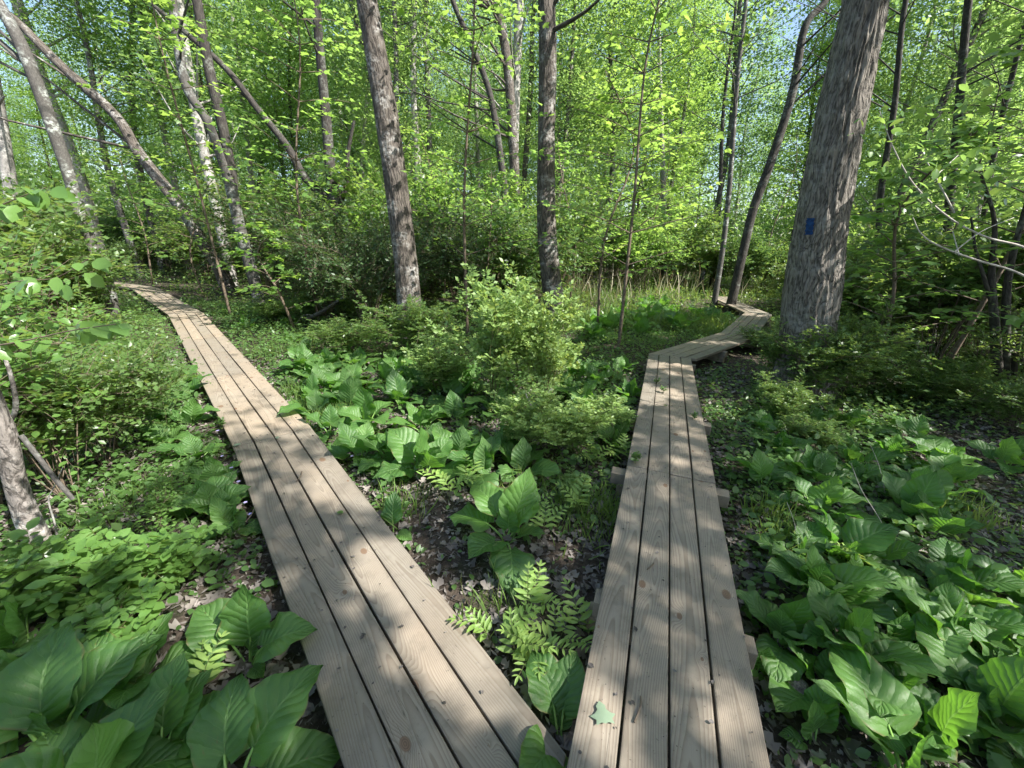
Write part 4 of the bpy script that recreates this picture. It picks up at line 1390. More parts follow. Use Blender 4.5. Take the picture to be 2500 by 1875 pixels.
FR = [frond_mesh(50 + i) for i in range(5)]
r = np.random.default_rng(31)
for x, y, s, n, lab in (
        (1110, 1430, .19, 5, 'bright yellow-green fern in full sun beside the left boardwalk near the bottom'),
        (1160, 1430, .20, 5, 'bright fern in the middle of the sunny fern clump'),
        (1205, 1400, .19, 4, 'fern of the sunny clump just above the three-leaved plant'),
        (1262, 1390, .21, 3, 'fern with widely spaced leaflets against the right boardwalk'),
        (1080, 1400, .20, 4, 'leftmost small fern of the sunny clump, shading the plank edge'),
        (1150, 1330, .22, 4, 'green fern just above the sunny fern clump'),
        (975, 1085, .26, 4, 'pale fern at the front of the leafy patch between the boardwalks'),
        (1010, 1060, .22, 3, 'drooping fern right of the pale fern'),
        (1150, 1120, .22, 4, 'fern behind the large lone plant in the fork'),
        (1170, 1160, .2, 3, 'fern right of the large lone plant in the fork'),
        (1240, 1110, .22, 4, 'low fern in the sun halfway up the fork'),
        (1285, 1010, .25, 5, 'fern overhanging the litter left of the right boardwalk'),
        (1345, 1000, .24, 5, 'fern at the left edge of the right boardwalk by the plank joint'),
        (1340, 1060, .18, 3, 'small fern by the sleeper end left of the right boardwalk'),
        (430, 1510, .2, 4, 'fern fringe under the drooping leaf at the lower left'),
        (1850, 1240, .2, 3, 'fern among the plants right of the right boardwalk')):
    g = atp(x, y)
    root = thing('fern', lab, 'fern', (g[0], g[1], float(gz(g[0], g[1])) - .01))
    for k in range(n):
        link('frond', FR[int(r.integers(0, 5))], root, (r.normal(0, .02), r.normal(0, .02), 0), (r.normal(.05, .15), r.normal(0, .12), r.uniform(0, 6.28)), .82 * s * r.uniform(.75, 1.15))

# ------------------------------------------------------------------ rose bushes and other near shrubs
ROSE = [shrub_mesh(80 + i, 1.0, .55, 13, 10, 4, .055, 'rose', 'green_stem', T_DIA, compound=3, arch=.12, r0=.006, up=1.3, nj=.75) for i in range(3)]
FINE = [shrub_mesh(90 + i, 1.0, .7, 14, 18, 5, .04, 'shrub', 'stem', T_DIA, compound=3, arch=.3, r0=.006, up=.6, nj=.6) for i in range(2)]
r = np.random.default_rng(12)
for x, y, s, sz, lab in (
        (1060, 890, 1.05, 1.3, 'pale green rose bush with upright sunlit shoots in front of the centre trunk'),
        (1180, 890, .9, 1.3, 'sunlit rose bush in front of the slim centre trunk, right of the tallest one'),
        (950, 850, .9, .7, 'rose bush left of the tallest one, partly in shade'),
        (1140, 985, .7, .85, 'spreading yellow-green rose bush at the front around the pale stick'),
        (1240, 985, .7, .7, 'sunlit rose bush nearest to the right boardwalk'),
        (1310, 930, .55, .55, 'low bright rose bush between the broad leaves left of the right boardwalk'),
        (1240, 1060, .3, .4, 'tiny rose seedling on the litter in the fork'),
        (1130, 820, .9, .9, 'rose bush close behind the sunlit ones at the foot of the centre trunk')):
    g = atp(x, y)
    put_shrub('rose_bush', ROSE[int(r.integers(0, 3))], g[0], g[1], s, lab, 'rose bushes between the boardwalks', 'bush', r, sz)
for x, y, s, sz, lab in (
        (1690, 905, .6, .8, 'fine-leaved shrub right of the boardwalk in front of the oak base'),
        (1740, 960, .5, .6, 'low fine-leaved shrub above the leafy patch at right'),
        (1690, 830, .8, .9, 'fine-leaved shrub leaning over the boardwalk bend'),
        (1760, 870, 1.0, 1.0, 'fine-leaved shrub covering the foot of the oak'),
        (1850, 850, .9, 1.0, 'fine-leaved shrub right of the oak foot'),
        (1960, 870, .8, .6, 'low shrub behind the lone plant at right'),
        (2080, 880, .8, .8, 'low shrub in front of the many-stemmed small tree'),
        (2190, 940, .7, .8, 'low shrub at the right edge of the picture in half shade'),
        (1800, 860, 1.0, 1.15, 'bushy shrub right against the foot of the oak'),
        (1640, 760, .8, .6, 'shrub between the zigzag boardwalk and the oak'),
        (600, 700, .9, .6, 'low shrub behind the fallen branch'),
        (760, 770, .9, .7, 'shaded shrub right of the fallen branch'),
        (885, 775, 1.1, .9, 'shaded shrub at the foot of the straight brown trunk'),
        (690, 690, 1.1, .6, 'low shrub at the foot of the dark trunk')):
    g = atp(x, y)
    put_shrub('shrub', FINE[int(r.integers(0, 2))], g[0], g[1], s, lab, None, 'shrub', r, sz)

# left-hand shrubs close to the viewer
BRO = [shrub_mesh(100 + i, 1.0, .6, 7, 9, 6, .135, 'broad', 'green_stem', T_OVAL, arch=.3, r0=.007, up=.35) for i in range(2)]
LEF = [shrub_mesh(110 + i, 1.0, .6, 10, 15, 6, .052, 'broad', 'stem', T_OVAL, arch=.35, r0=.005, up=.3) for i in range(2)]
for x, y, s, sz, kind, lab in (
        (300, 1330, .46, .75, 0, 'low shrub with big oval sunlit leaves at the lower left'),
        (180, 1280, .5, .8, 0, 'oval-leaved shrub at the foot of the lichen-covered trunk'),
        (395, 1270, .36, .7, 0, 'small oval-leaved shrub nearest to the left boardwalk'),
        (250, 1420, .42, .7, 0, 'oval-leaved shrub above the large shaded leaves'),
        (90, 1330, .45, .7, 0, 'oval-leaved shrub at the lower left picture edge'),
        (160, 1080, .95, 1.1, 1, 'leafy shrub with pale twigs behind the lichen-covered trunk'),
        (-20, 1100, 1.35, 1.2, 1, 'tall airy shrub right behind the lichen-covered trunk at the left edge'),
        (-60, 1190, 1.15, 1.15, 1, 'shrub at the left edge with leaves at eye level, in front of the lichen-covered trunk'),
        (-50, 1010, 1.5, 1.25, 1, 'high shrub at the left edge rising behind the lichen-covered trunk'),
        (30, 880, 1.45, 1.2, 1, 'bushy sunlit shrub at the left edge below the leaning grey trunk'),
        (60, 980, 1.2, 1.15, 1, 'tall leafy shrub at the left picture edge'),
        (240, 980, .95, 1.0, 1, 'twiggy sunlit shrub left of the left boardwalk'),
        (-120, 1020, 1.3, 1.2, 1, 'tall shrub just outside the left picture edge'),
        (150, 860, 1.05, .95, 1, 'sunlit shrub half way along the left edge'),
        (250, 850, .9, .8, 1, 'shrub with drooping leaves near the middle of the left boardwalk'),
        (-30, 800, 1.3, 1.0, 1, 'large sunlit shrub at the left edge under the leaning trunks'),
        (330, 1150, .5, .7, 1, 'low twiggy shrub by the left boardwalk in the shade'),
        (200, 760, 1.1, .8, 1, 'shrub below the far end of the left boardwalk')):
    g = atp(x, y)
    put_shrub('shrub', (BRO if kind == 0 else LEF)[int(r.integers(0, 2))], g[0], g[1], s, lab, None, 'shrub', r, sz)
for i, (x, y, s) in enumerate(((120, 1060, .62), (230, 1010, .55), (310, 940, .45), (60, 730, .8), (-60, 700, 1.2), (200, 700, .9), (300, 600, .9), (-150, 780, 1.4), (20, 650, 1.4))):
    g = atp(x, y)
    put_shrub('shrub', US[i % 3], g[0], g[1], s, 'green shrub ' + ('low behind the lichen-covered trunk', 'in the sun half way between the left edge and the boardwalk', 'low beside the middle of the left boardwalk', 'left of the foot of the leaning grey trunk', 'behind the large sunlit shrub at the left edge', 'between the leaning grey trunk and the boardwalk end', 'behind the far end of the left boardwalk',
              'just outside the left picture edge in the back', 'behind the leaning grey trunk')[i], 'thicket at the left', r=r)

# young maples with layered leaf sprays between the trunks
def sapling(px_base, h, label, seed, lsize=.11, nb=16, tm=T_MAPLE2, spread=1.5):
    r = np.random.default_rng(seed)
    g = atp(*px_base)
    P = smoothline([(0, 0, 0), (r.normal(0, .1), r.normal(0, .1), h * .4), (r.normal(0, .2), r.normal(0, .2), h * .75), (r.normal(0, .3), r.normal(0, .3), h)], 5)
    R = np.linspace(.03, .006, len(P))
    tb, Pl, D, TN = [tube(P, R, 6)], [], [], []
    for k in range(nb):
        f = .22 + .78 * (k + r.random()) / nb
        i = min(int(f * (len(P) - 1)), len(P) - 2)
        p = P[i]
        an = k * 2.4 + r.normal(0, .3)
        ln = spread * (1.15 - .75 * f) * r.uniform(.7, 1.1)
        d = np.array([math.cos(an), math.sin(an), .22])
        B = smoothline([p, p + d * ln * .5 + np.array([0, 0, .06]), p + d * ln], 4)
        tb.append(tube(B, np.linspace(.009, .002, len(B)), 4))
        side = np.array([-d[1], d[0], 0])
        tn = r.random() * .6
        for q in range(26):
            u = r.uniform(.2, 1.02)
            o = side * r.normal(0, .22) * ln * (.3 + u * .7)
            Pl.append(p + d * ln * u + o + np.array([0, 0, r.normal(0, .03) + .05 * (1 - (2 * u - 1) ** 2)]))
            D.append(unit(d * .7 + o * 2 + np.array([0, 0, -.35]) + r.normal(0, .25, 3)))
            TN.append(tn + r.random() * .4)
    Pl, D = np.array(Pl), np.array(D)
    N = norm(np.array([0, 0, 1.0]) + r.normal(0, .22, (len(Pl), 3)))
    root = thing('sapling', label, 'sapling', (g[0], g[1], 0), group='young trees in the middle distance')
    link('stem', mesh('sapling_stem', tb, [M['stem']]), root)
    link('crown', mesh('sapling_crown', [leaves(Pl, D, N, lsize * (.6 + .6 * r.random(len(Pl))), tm, np.clip(TN, 0, 1), r=r)], [M['maple']]), root)


for i, (x, y, h, nb, sp, lab) in enumerate((
        (1290, 720, 4.6, 34, 1.9, 'young maple with layered bright leaves right of the centre trunk'),
        (1390, 640, 5.6, 34, 2.2, 'tall young maple behind the first one above the reed bed'),
        (1230, 660, 4.5, 26, 1.6, 'young maple close behind the centre trunk'),
        (1480, 620, 6.5, 34, 2.6, 'broad young maple left of the slender pale trunk'),
        (1050, 690, 3.2, 22, 1.3, 'young maple between the sunlit brown trunk and the centre trunk'),
        (960, 660, 4.4, 26, 1.6, 'young tree right behind the sunlit brown trunk'),
        (780, 660, 3.6, 24, 1.5, 'young tree left of the sunlit brown trunk'),
        (620, 640, 3.4, 24, 1.5, 'young tree right of the forked grey trunk'),
        (640, 720, 2.0, 14, .9, 'waist-high young tree above the fallen branch'),
        (1335, 760, 6.0, 36, 2.0, 'tall young maple in front, leaves hanging above the right boardwalk bend'),
        (1010, 730, 6.2, 34, 1.7, 'tall young tree just right of the sunlit brown trunk'),
        (690, 700, 6.5, 36, 1.9, 'tall young tree in front of the dark trunk with the arching stem'),
        (500, 690, 6.0, 30, 1.6, 'tall young tree in front of the forked grey trunk'),
        (2010, 850, 5.0, 34, 1.5, 'leafy young tree close to the right side of the oak'),
        (1640, 640, 6.0, 30, 2.0, 'young tree beyond the oak by the boardwalk zigzag'),
        (1880, 850, 3.0, 26, 1.1, 'young tree whose leaves reach across the oak trunk'),
        (1960, 740, 4.6, 30, 1.8, 'young tree right of the oak'),
        (2080, 700, 5.2, 30, 2.0, 'tall young tree behind the many-stemmed small tree'),
        (2210, 780, 4.4, 28, 1.7, 'young tree at the right picture edge'),
        (440, 640, 3.0, 20, 1.4, 'young tree beside the far bend of the left boardwalk'),
        (-20, 740, 4.2, 26, 1.6, 'young tree at the left picture edge'),
        (330, 620, 4.2, 26, 1.7, 'young tree behind the far end of the left boardwalk'))):
    sapling((x, y), h, lab, 400 + i, nb=nb, spread=sp)


# ------------------------------------------------------------------ lichen-covered little tree at the left, many-stemmed tree at the right
def ptube(path, Y, bark, root, base, name, sides=14, dY=0.0, seed=1, brk=0.0):
    pts, rr = trunk_points([(a * 1.1302, b * 1.1302, c * 1.1302) for a, b, c in path], Y, dY)
    q = smoothline(np.hstack([pts, rr[:, None]]), 8)
    link(name, mesh(name, [tube(q[:, :3] - base, np.maximum(q[:, 3], .0015), sides, seed=seed, bark=brk)], [M[bark]]), root)


g = atp(95, 1185)
root = thing('tree', 'pale lichen-covered crooked small trunk at the left picture edge', 'tree', (g[0], g[1], 0))
ptube([(-60, 760, 40), (-20, 850, 48), (18, 960, 60), (34, 1040, 60), (60, 1120, 68), (92, 1195, 82)], g[1], 'lichen_bark', root, g, 'trunk', 18, seed=4, brk=.006)
ptube([(45, 940, 15), (85, 990, 15), (120, 1035, 15), (158, 1078, 13)], g[1] + .02, 'grey_bark', root, g, 'broken_branch', 10, seed=5, brk=.003)
ptube([(-30, 1010, 14), (10, 930, 14), (34, 880, 16), (20, 800, 12), (-10, 730, 10)], g[1] + .08, 'lichen_bark', root, g, 'branch', 10, seed=6)
ptube([(130, 1190, 8), (118, 1130, 6), (105, 1080, 5), (118, 1050, 3), (135, 1010, 2)], g[1] + .05, 'pale_bark', root, g, 'twig', 8, seed=7)

g = atp(2165, 870)
root = thing('tree', 'small dark tree with several stems from one foot near the right edge', 'tree', (g[0], g[1], 0))
for k, path in enumerate(([(2120, 380, 7), (2148, 480, 12), (2142, 600, 19), (2150, 720, 26), (2158, 875, 34)], [(2240, 380, 10), (2212, 460, 14), (2178, 600, 20), (2172, 720, 25), (2170, 875, 32)],
                          [(2098, 470, 5), (2108, 540, 8), (2132, 620, 12), (2150, 680, 14)], [(2235, 640, 12), (2200, 720, 16), (2180, 875, 26)])):
    ptube(path, g[1], 'dark_bark', root, g, 'stem', 12, seed=k)

g = atp(2330, 960)
root = thing('shrub', 'shrub at the right edge sending long bare pale twigs into the picture', 'shrub', (g[0], g[1], 0))
for k, path in enumerate(([(1972, 470, 2), (1990, 505, 3.5), (2030, 532, 5), (2110, 562, 6), (2200, 590, 7), (2270, 640, 10), (2320, 760, 14), (2330, 960, 18)],
                          [(1900, 240, 2), (1930, 320, 3), (1975, 400, 4.5), (2050, 470, 5), (2130, 512, 6), (2230, 545, 8), (2290, 640, 11), (2325, 800, 13)],
                          [(2000, 345, 2), (2025, 390, 4), (2062, 460, 5)], [(2070, 335, 2), (2030, 372, 3), (2012, 385, 3)],
                          [(2190, 470, 2), (2120, 500, 3), (2060, 545, 4)], [(2058, 500, 2), (2066, 530, 3), (2072, 552, 4)])):
    ptube(path, g[1] - .6 + .15 * (k % 2), 'pale_twig', root, g, 'twig', 8, dY=.3, seed=k)
rr_ = np.random.default_rng(5)
Pl = []
for x, y in ((1905, 250), (1895, 300), (1920, 330), (1945, 350), (1975, 395), (2010, 345), (2035, 350), (2080, 330), (2045, 240), (2050, 400), (1890, 270), (2075, 385), (2100, 450), (1990, 420),
             (2085, 240), (2120, 180), (1985, 300), (1935, 270), (1960, 440), (2130, 350), (2180, 400)):
    p = atY(x * 1.1302, y * 1.1302, g[1] - .6)
    for _ in range(7):
        Pl.append(p + rr_.normal(0, .06, 3))
Pl = np.array(Pl) - g
n_ = len(Pl)
link('foliage', mesh('sparse_foliage', [leaves(Pl, rr_.normal(size=(n_, 3)) + np.array([0, 0, -.6]), norm(rr_.normal(0, .6, (n_, 3)) + np.array([0, -.5, 1])), .065 * (.6 + .6 * rr_.random(n_)), T_OVAL)], [M['broad']]), root)

# leafy twigs of a shrub left of the viewer that reach into the picture
g = np.array([-2.3, .75, 0.])
root = thing('shrub', 'shrub at the left edge holding large backlit oval leaves out at eye level', 'shrub', g)
ptube([(-420, 900, 14), (-150, 780, 9), (60, 735, 5), (150, 715, 4), (215, 705, 3), (250, 700, 2)], 1.25, 'stem', root, g, 'twig', 8, seed=2)
ptube([(-400, 800, 10), (-160, 660, 7), (30, 610, 4), (120, 600, 3), (190, 560, 2)], 1.3, 'stem', root, g, 'twig', 8, seed=3)
ptube([(-400, 700, 10), (-160, 520, 7), (10, 440, 4), (100, 405, 2)], 1.3, 'stem', root, g, 'twig', 8, seed=4)
rr_ = np.random.default_rng(25)
Pl, Dl = [], []
for x, y, dx in ((205, 715, .2), (250, 702, .9), (232, 700, .4), (175, 712, -.4), (150, 716, .5), (110, 725, -.3), (185, 562, .8), (165, 570, .4), (70, 606, .1), (80, 604, -.3), (130, 598, .5), (40, 612, .3), (100, 405, .9),
                 (70, 415, .5), (30, 432, -.2), (85, 410, -.4), (5, 445, .4), (50, 424, .8), (0, 740, .3), (60, 735, .6), (20, 617, -.5)):
    for k_ in range(2):
        Pl.append(atY(x * 1.1302, y * 1.1302, 1.27) + rr_.normal(0, .012, 3))
        Dl.append((dx + rr_.normal(0, .3), rr_.normal(-.2, .4), -.55 + rr_.normal(0, .25)))
Pl, Dl = np.array(Pl) - g, np.array(Dl)
n_ = len(Pl)
link('foliage', mesh('large_oval_leaves', [leaves(Pl, Dl, norm(rr_.normal(0, .4, (n_, 3)) + np.array([.1, -.6, .8])), .062 * (.6 + .6 * rr_.random(n_)), T_OVAL, wid=1.1)], [M['broad']]), root)

# ------------------------------------------------------------------ fallen wood
g = atp(640, 705)
root = thing('fallen_branch', 'grey fallen branch lying in the low plants right of the left boardwalk', 'branch', (g[0], g[1], 0))
ptube([(598, 722, 9), (640, 700, 10), (690, 676, 9), (745, 640, 5)], g[1] - .1, 'grey_bark', root, g, 'stick', 10, dY=.5, seed=3)
ptube([(640, 700, 4), (655, 682, 3), (675, 680, 2)], g[1] - .1, 'grey_bark', root, g, 'side_twig', 6, seed=3)
g = atp(1150, 960)
root = thing('dead_stick', 'pale dead stick poking up through the sunlit rose bush', 'stick', (g[0], g[1], 0))
ptube([(1196, 838, 6), (1170, 862, 7), (1150, 885, 8), (1140, 915, 8), (1136, 945, 8)], g[1] - .12, 'pale_twig', root, g, 'stick', 8, seed=3)
ptube([(1136, 850, 3), (1140, 862, 4), (1150, 882, 5)], g[1] - .12, 'pale_twig', root, g, 'side_twig', 6, seed=3)


def stone(px, py, s, label, seed, cat='stone', name='stone'):
    r = np.random.default_rng(seed)
    bm = bmesh.new()
    bmesh.ops.create_icosphere(bm, subdivisions=3, radius=1)
    for v in bm.verts:
        c = v.co
        k = 1 + .35 * (vnoise(c.x * 2 + seed, c.y * 2 + c.z * 1.7) - .5) + .2 * (vnoise(c.x * 5, c.z * 5 + seed) - .5)
        v.co = Vector((c.x * k, c.y * k * .8, c.z * k * .62))
    me = bpy.data.meshes.new(name)
    bm.to_mesh(me)
    bm.free()
    me.materials.append(M['stone'])
    g = atp(px, py)
    return tag(link(name, me, None, (g[0], g[1], s * .25), (0, 0, r.uniform(0, 6)), s), label, cat)


stone(685, 838, .13, 'mottled brown-grey chunk of rotten wood beside the grass tuft between the boardwalks', 3)  # rock-like stump pieces of rotten wood, built from the stone mesh
stone(692, 858, .09, 'smaller piece of rotten wood lying in front of the mottled chunk', 8)
stone(1700, 1480, .08, 'dark stone on the litter beside the lower end of the right boardwalk', 5)

# big leaf and small things lying on the boards
def flat_leaf(px, py, z, s, T, mat, label, rz, name='fallen_leaf', tilt=.15):
    g = atp(px, py, z)
    lv = leaves(np.zeros((1, 3)), np.array([[0, 1.0, 0]]), np.array([[0, tilt, 1.0]]), s, T, np.array([.4]))
    o = link(name, mesh(name, [lv], [mat]), None, (g[0], g[1], z + .012), (0, 0, rz))
    return tag(o, label, 'leaf')


M['wilted'] = leaf_mat('wilted_leaf', rgb(.19, .27, .17), rgb(.25, .33, .22), rgb(.1, .15, .05), .15, .6)
flat_leaf(1308, 1568, ZR + .003, .075, T_MAPLE, M['wilted'], 'pale wilted maple leaf lying on the near end of the right boardwalk', .1)
flat_leaf(742, 1112, ZL + .003, .05, T_OVAL, M['herb'], 'small green leaf lying on the left boardwalk', 1.2)
flat_leaf(522, 962, ZL + .003, .06, T_OVAL, M['wilted'], 'pale leaf on the left boardwalk at the first cross joint', 2.0)
flat_leaf(600, 950, ZL + .003, .05, T_OVAL, M['wilted'], 'second pale leaf on the first cross joint of the left boardwalk', .6)
flat_leaf(1440, 880, ZR + .003, .05, T_OVAL, M['herb'], 'green leaf lying on the second plank of the right boardwalk', .4)
for i, (x0, y0, x1, y1, z, lab) in enumerate(((1384, 1504, 1370, 1560, ZR, 'short dark twig on the near end of the right boardwalk'), (548, 1100, 530, 1128, ZL, 'small twig at the left edge of the left boardwalk'),
                                             (652, 1018, 640, 1040, ZL, 'curled twig on the left boardwalk'), (1398, 1230, 1412, 1216, ZR, 'tiny twig halfway along the right boardwalk'))):
    a_, b_ = atp(x0, y0, z + .006), atp(x1, y1, z + .006)
    c_ = (a_ + b_) / 2 + np.array([.01, .004, .004])
    o = link('twig', mesh('twig', [tube(smoothline([a_ - c_, (0, 0, 0), b_ - c_], 4), .0035, 5)], [M['stem']]), None, c_)
    tag(o, lab, 'twig')

# sprouts pushing through the gaps of the right boardwalk
SPR = shrub_mesh(140, 1.0, .35, 3, 3, 4, .30, 'herb', 'green_stem', T_OVAL, arch=.2, r0=.025, up=.6)
for i, (x, y, s, lab) in enumerate(((1372, 1000, .13, 'sprout growing up by the gap near the plank joint of the right boardwalk'), (1432, 848, .11, 'sprout in the gap near the far end of the straight boardwalk'),
                                    (1418, 828, .10, 'farthest sprout in the gap of the right boardwalk'), (1498, 905, .10, 'weed at the right boardwalk edge by the sleeper'),
                                    (478, 922, .12, 'sprout at the left edge of the left boardwalk by the first joint'))):
    g = atp(x, y, ZR if i < 4 else ZL)
    root = thing('sprout', lab, 'sprout', (g[0], g[1], g[2] - .02), i * 1.3)
    root.scale = (s,) * 3
    link('stem', SPR[0], root)
    link('leaf', SPR[1], root)


# ------------------------------------------------------------------ ground cover, litter, grass, reeds
BARE = [[(840, 1060), (1010, 1040), (1140, 1180), (1320, 1090), (1300, 1400), (1200, 1560), (1020, 1390)],
        [(1560, 780), (1700, 740), (1620, 850), (1560, 900)],
        [(1660, 1300), (1780, 1480), (1900, 1659), (1660, 1659)],
        [(1950, 900), (2212, 900), (2212, 1300), (2060, 1280), (2080, 1050)],
        [(640, 1330), (560, 1250), (540, 1130), (600, 1280), (720, 1659), (560, 1659), (560, 1500)]]
BAREW = [np.array([atp(*p)[:2] for p in b]) for b in BARE]


CABW = np.array([atp(*p)[:2] for p in [(640, 790), (760, 760), (900, 780), (1090, 850), (1190, 950), (1170, 1050), (1020, 1060), (860, 1010), (720, 985), (690, 930)]])


def poly_mask(X, Y, poly):
    c = np.zeros(X.shape, bool)
    j = len(poly) - 1
    for i in range(len(poly)):
        xi, yi = poly[i]
        xj, yj = poly[j]
        k = ((yi > Y) != (yj > Y)) & (X < (xj - xi) * (Y - yi) / (yj - yi + 1e-12) + xi)
        c ^= k
        j = i
    return c


def cover(n, ymin, ymax, hmin, hmax, lsize, T, seed, per=4, bare=.14, xr=1.45, thr=.36, lm='herb', name='ground_cover', wmin=.05, spread=.05, label=None):
    r = np.random.default_rng(seed)
    Y = np.sqrt(r.uniform(ymin ** 2, ymax ** 2, n))
    X = r.uniform(-xr, xr, n) * (Y + .6)
    d = fbm(X * .9 + seed, Y * .9)
    k = (walk_dist(X, Y) > wmin) & (d > thr + r.normal(0, .06, n))
    b_ = np.zeros(n, bool)
    for p in BAREW:
        b_ |= poly_mask(X, Y, p)
    k &= ~b_ | (r.random(n) < bare)
    k &= ~poly_mask(X, Y, CABW) | (r.random(n) < .3)
    X, Y, d = X[k], Y[k], d[k]
    n = len(X)
    H = hmin + (hmax - hmin) * np.clip((fbm(X * 1.7 + 5, Y * 1.7 + seed) - .25) * 1.6, 0, 1) * (.4 + .6 * r.random(n))
    H = H * np.clip(walk_dist(X, Y) / .35, .25, 1)
    C0 = np.stack([X, Y, gz(X, Y)], -1)
    top = C0 + np.stack([r.normal(0, .02, n), r.normal(0, .02, n), H], -1)
    P = np.repeat(top, per, 0) + r.normal(size=(n * per, 3)) * np.array([spread, spread, spread * .5])
    lev = r.random(n * per) ** .7
    base = np.repeat(C0, per, 0)
    P[:, 2] = base[:, 2] + np.maximum(.012, (P[:, 2] - base[:, 2]) * lev)
    out = P - np.repeat(top, per, 0)
    D = out * np.array([1, 1, 0]) / spread + r.normal(0, .4, (n * per, 3)) + np.array([0, 0, .1])
    N = norm(np.array([0, 0, 1.0]) + r.normal(0, .38, (n * per, 3)))
    S = lsize * (.5 + r.random(n * per))
    tn = np.clip(np.repeat(r.random(n) * .6 + .3 * (d - .4), per) + r.random(n * per) * .3, 0, 1)
    o = link(name, mesh(name, [leaves(P, D, N, S, T, tn, r=r)], [M[lm]]))
    tag(o, kind='stuff', label=label)


cover(9000, .7, 4.2, .02, .16, .034, T_OVAL, 61, label='small herbs covering the ground near the boardwalks')
cover(5200, .9, 5.0, .05, .34, .050, T_OVAL, 62, 5, .03, thr=.42, spread=.07, name='low_herbs', label='taller soft herbs beside the boardwalks', wmin=.12)
cover(30000, 3.6, 11, .04, .42, .05, T_DIA, 63, 5, .2, thr=.24, spread=.09, name='undergrowth', label='green undergrowth carpeting the middle distance', wmin=.08)
cover(16000, 9, 26, .08, .75, .085, T_DIA, 64, 6, 1, thr=.22, spread=.22, name='far_undergrowth', lm='shrub', label='green undergrowth further back between the trunks', wmin=.3)
cover(7000, 3.0, 9, .1, .6, .055, T_DIA, 65, 6, .05, thr=.5, spread=.12, name='leafy_seedlings', lm='shrub', label='leafy seedlings in the shade between the trunks', wmin=.25)


T_LOBE = tmpl([(0, 0, 0), (.22, .12, .10), (.48, .30, .20), (.22, .45, .02), (.36, .80, .16), (0, 1, .05), (-.30, .78, .2), (-.2, .48, .0), (-.5, .36, .14), (-.2, .1, .05), (0, .45, -.04)],
              [[(i, (i + 1) % 10, 10) for i in range(10)]])
T_SLIVER = tmpl([(0, 0, 0), (.10, .4, .06), (.03, 1, .12), (-.12, .55, .1)], [[(0, 1, 2), (0, 2, 3)]])


def litter(n, ymax, s0, s1, seed, name, T, on=None):
    r = np.random.default_rng(seed)
    Y = ymax * r.random(n) ** .75 + .45
    X = r.uniform(-1.4, 1.4, n) * (Y + .5)
    if on is None:
        k = walk_dist(X, Y) > .0
        X, Y = X[k], Y[k]
        Z = gz(X, Y) + .003 + .02 * r.random(len(X))
    n = len(X)
    P = np.stack([X, Y, Z], -1)
    N = norm(np.array([0, 0, 1.0]) + r.normal(0, .42, (n, 3)))
    D = r.normal(size=(n, 3)) * np.array([1, 1, .2])
    o = link(name, mesh(name, [leaves(P, D, N, s0 + (s1 - s0) * r.random(n) ** 2, T, r.random(n) ** 1.6, r=r)], [M['dead_leaf']]))
    tag(o, kind='stuff', label='grey-brown dead leaves littering the ground')


litter(24000, 5.5, .020, .075, 71, 'dead_leaves', T_LOBE)
litter(22000, 3.4, .014, .06, 72, 'leaf_crumbs', T_SLIVER)

# scraps on the planks
r = np.random.default_rng(91)
Pl = []
for line, z, L in ((RIGHT, ZR, 7.2), (LEFT, ZL, 7.5)):
    for k in range(420):
        t = L * r.random()
        i, tt = (0, t)
        L0 = np.linalg.norm(line[1] - line[0])
        if t > L0:
            i, tt = 1, t - L0
        d = unit(line[i + 1] - line[i])
        n_ = np.array([d[1], -d[0]])
        p = line[i] + d * tt + n_ * WID * r.random()
        Pl.append((*p, z + .006))
Pl = np.array(Pl)
n_ = len(Pl)
o = link('plank_scraps', mesh('plank_scraps', [leaves(Pl, r.normal(size=(n_, 3)) * np.array([1, 1, 0]), norm(np.array([0, 0, 1.]) + r.normal(0, .2, (n_, 3))), .005 + .022 * r.random(n_) ** 4, T_CURL)], [M['dead_leaf']]))
tag(o, kind='stuff', label='small bud scales and leaf scraps lying on the planks')


def grass(spots, h, n, seed, name, mat, label, wide=1.0, lean=.35):
    r = np.random.default_rng(seed)
    X = np.concatenate([a[0] + r.normal(0, a[2], int(n * a[3])) for a in spots])
    Y = np.concatenate([a[1] + r.normal(0, a[2], int(n * a[3])) for a in spots])
    k = walk_dist(X, Y) > .02
    X, Y = X[k], Y[k]
    n = len(X)
    P = np.stack([X, Y, gz(X, Y)], -1)
    D = norm(np.array([0, 0, 1.0]) + r.normal(0, lean, (n, 3)) * np.array([1, 1, .1]))
    N = norm(r.normal(size=(n, 3)) * np.array([1, 1, .2]))
    o = link(name, mesh(name, [leaves(P, D, N, h * (.45 + .7 * r.random(n)), T_BLADE, wid=wide, r=r)], [M[mat]]))
    tag(o, kind='stuff', label=label)


S_ = [(*atp(x, y)[:2], s, f) for x, y, s, f in ((680, 880, .13, .5), (715, 900, .14, .5), (645, 850, .12, .3), (1330, 1110, .08, .2), (1310, 1160, .1, .2), (1270, 1100, .12, .2), (2090, 1110, .12, .25), (1660, 1120, .06, .15),
                                                  (300, 1100, .2, .3), (870, 1100, .1, .15), (1060, 1330, .1, .1), (1390, 1090, .02, .05), (1700, 1180, .1, .2), (590, 760, .25, .3), (1180, 1080, .2, .3))]
grass(S_, .17, 700, 81, 'grass', 'grass', 'bright green grass tufts beside the boardwalks', .8)
S2 = [(*atp(x, y)[:2], s, f) for x, y, s, f in ((1300, 650, 1.0, 1), (1400, 620, 1.2, 1), (1480, 640, 1.0, 1), (1560, 610, 1.2, 1), (1650, 640, .7, .8), (1620, 600, 1.5, 1), (1350, 700, .7, .35), (1460, 690, .6, .3), (1560, 720, .4, .5), (1700, 615, 1.0, .6), (1240, 700, .6, .6))]
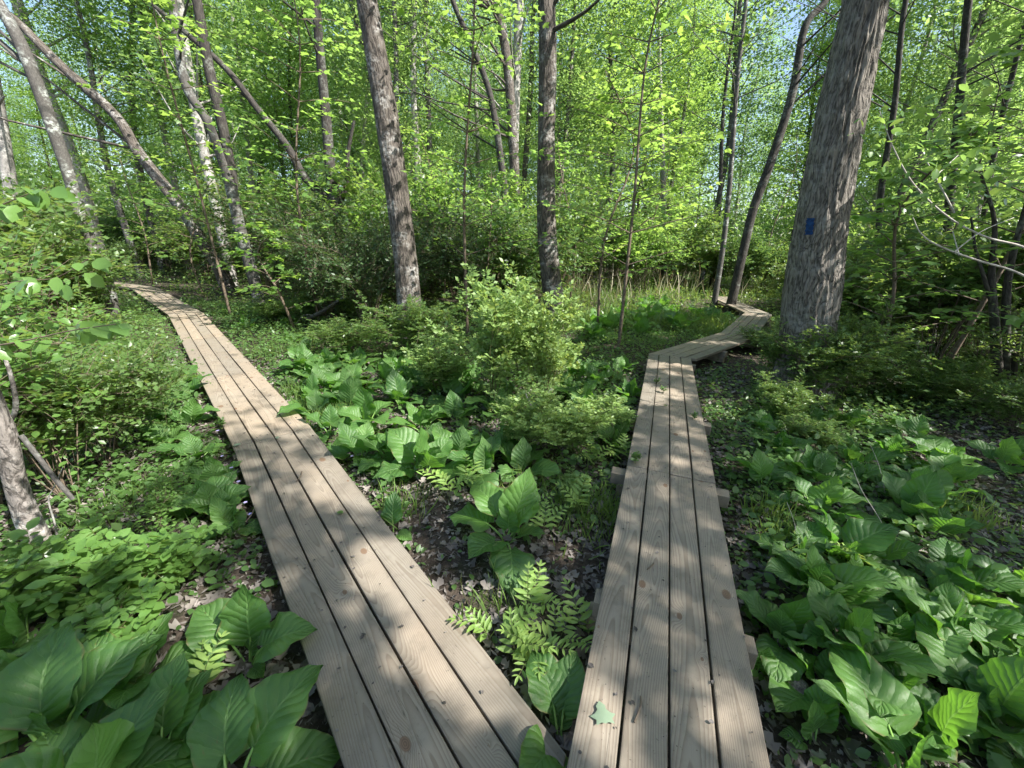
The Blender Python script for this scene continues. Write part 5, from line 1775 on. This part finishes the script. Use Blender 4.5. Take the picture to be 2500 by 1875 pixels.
grass(S2, .5, 800, 82, 'tall_grass', 'grass', 'tall green grass around the zigzag of the right boardwalk', .6, .55)
S3 = [(*atp(x, y)[:2], s, f) for x, y, s, f in ((1290, 610, .8, 1), (1370, 590, 1.0, 1), (1450, 590, 1.2, 1), (1530, 595, 1.2, .8), (1250, 640, .5, .5), (1590, 660, .3, .15), (1300, 660, .5, .35), (1400, 640, .7, .5), (1480, 640, .6, .35))]
grass(S3, 1.2, 110, 83, 'dry_reeds', 'reed', 'dry straw-coloured reeds standing in the marshy grass', .38, .3)

# dry stalks crossing the plants at the right
for i, (path, lab) in enumerate((([(1838, 1000, 1.6), (1862, 1060, 2), (1905, 1130, 2), (1925, 1190, 2)], 'bent dry stalk hanging over the plants right of the boardwalk'),
                                 ([(1700, 1085, 1.6), (1716, 1130, 2), (1730, 1190, 2.4)], 'short dry stalk standing up among the rounded leaves'),
                                 ([(1880, 960, 1.4), (1900, 1010, 1.8), (1915, 1080, 2)], 'second dry stalk above the right-hand leafy patch'))):
    g = atp(path[-1][0], path[-1][1])
    root = thing('dry_stalk', lab, 'stalk', g)
    ptube(path, g[1], 'pale_twig', root, g, 'stalk', 6)

# violets
r = np.random.default_rng(15)
Pl, D, N = [], [], []
for x, y in ((545, 1050), (500, 1010), (530, 1085), (480, 985), (560, 1000), (515, 1040), (470, 930), (650, 905), (700, 925), (760, 985), (540, 1110), (455, 1050)):
    g = atp(x, y, .1)
    for k in range(5):
        a_ = k * 2 * PI / 5
        d = np.array([math.cos(a_), math.sin(a_), .1])
        Pl.append(g)
        D.append(d)
        N.append((0, 0, 1))
Pl, D, N = map(np.array, (Pl, D, N))
tag(link('violets', mesh('violets', [leaves(Pl, D, N * 1.0, .014, T_OVAL)], [M['petal']])), kind='stuff', label='tiny pale violet flowers in the low herbs by the left boardwalk')


# ------------------------------------------------------------------ look-alikes that still share a label get told apart by place
seen = {}
for o in list(C.objects):
    if o.parent is None and 'category' in o:
        seen.setdefault(o['label'], []).append(o)
for lab, L in seen.items():
    if len(L) == 1 or 'outside the picture' in lab:
        continue
    L.sort(key=lambda o: (project((o.location.x, o.location.y, .3)) or (0, 0))[0])
    n_ = len(L)
    nth = ['second', 'third', 'fourth', 'fifth', 'sixth', 'seventh', 'eighth', 'ninth']
    for k, o in enumerate(L):
        if n_ == 2:
            w_ = ('left', 'right')[k] + ' one'
        elif k == 0 and n_ > 2:
            w_ = 'leftmost'
        elif k == n_ - 1:
            w_ = 'rightmost'
        else:
            w_ = nth[min(k - 1, 7)] + ' from left'
        o['label'] = f'{lab}, {w_}'
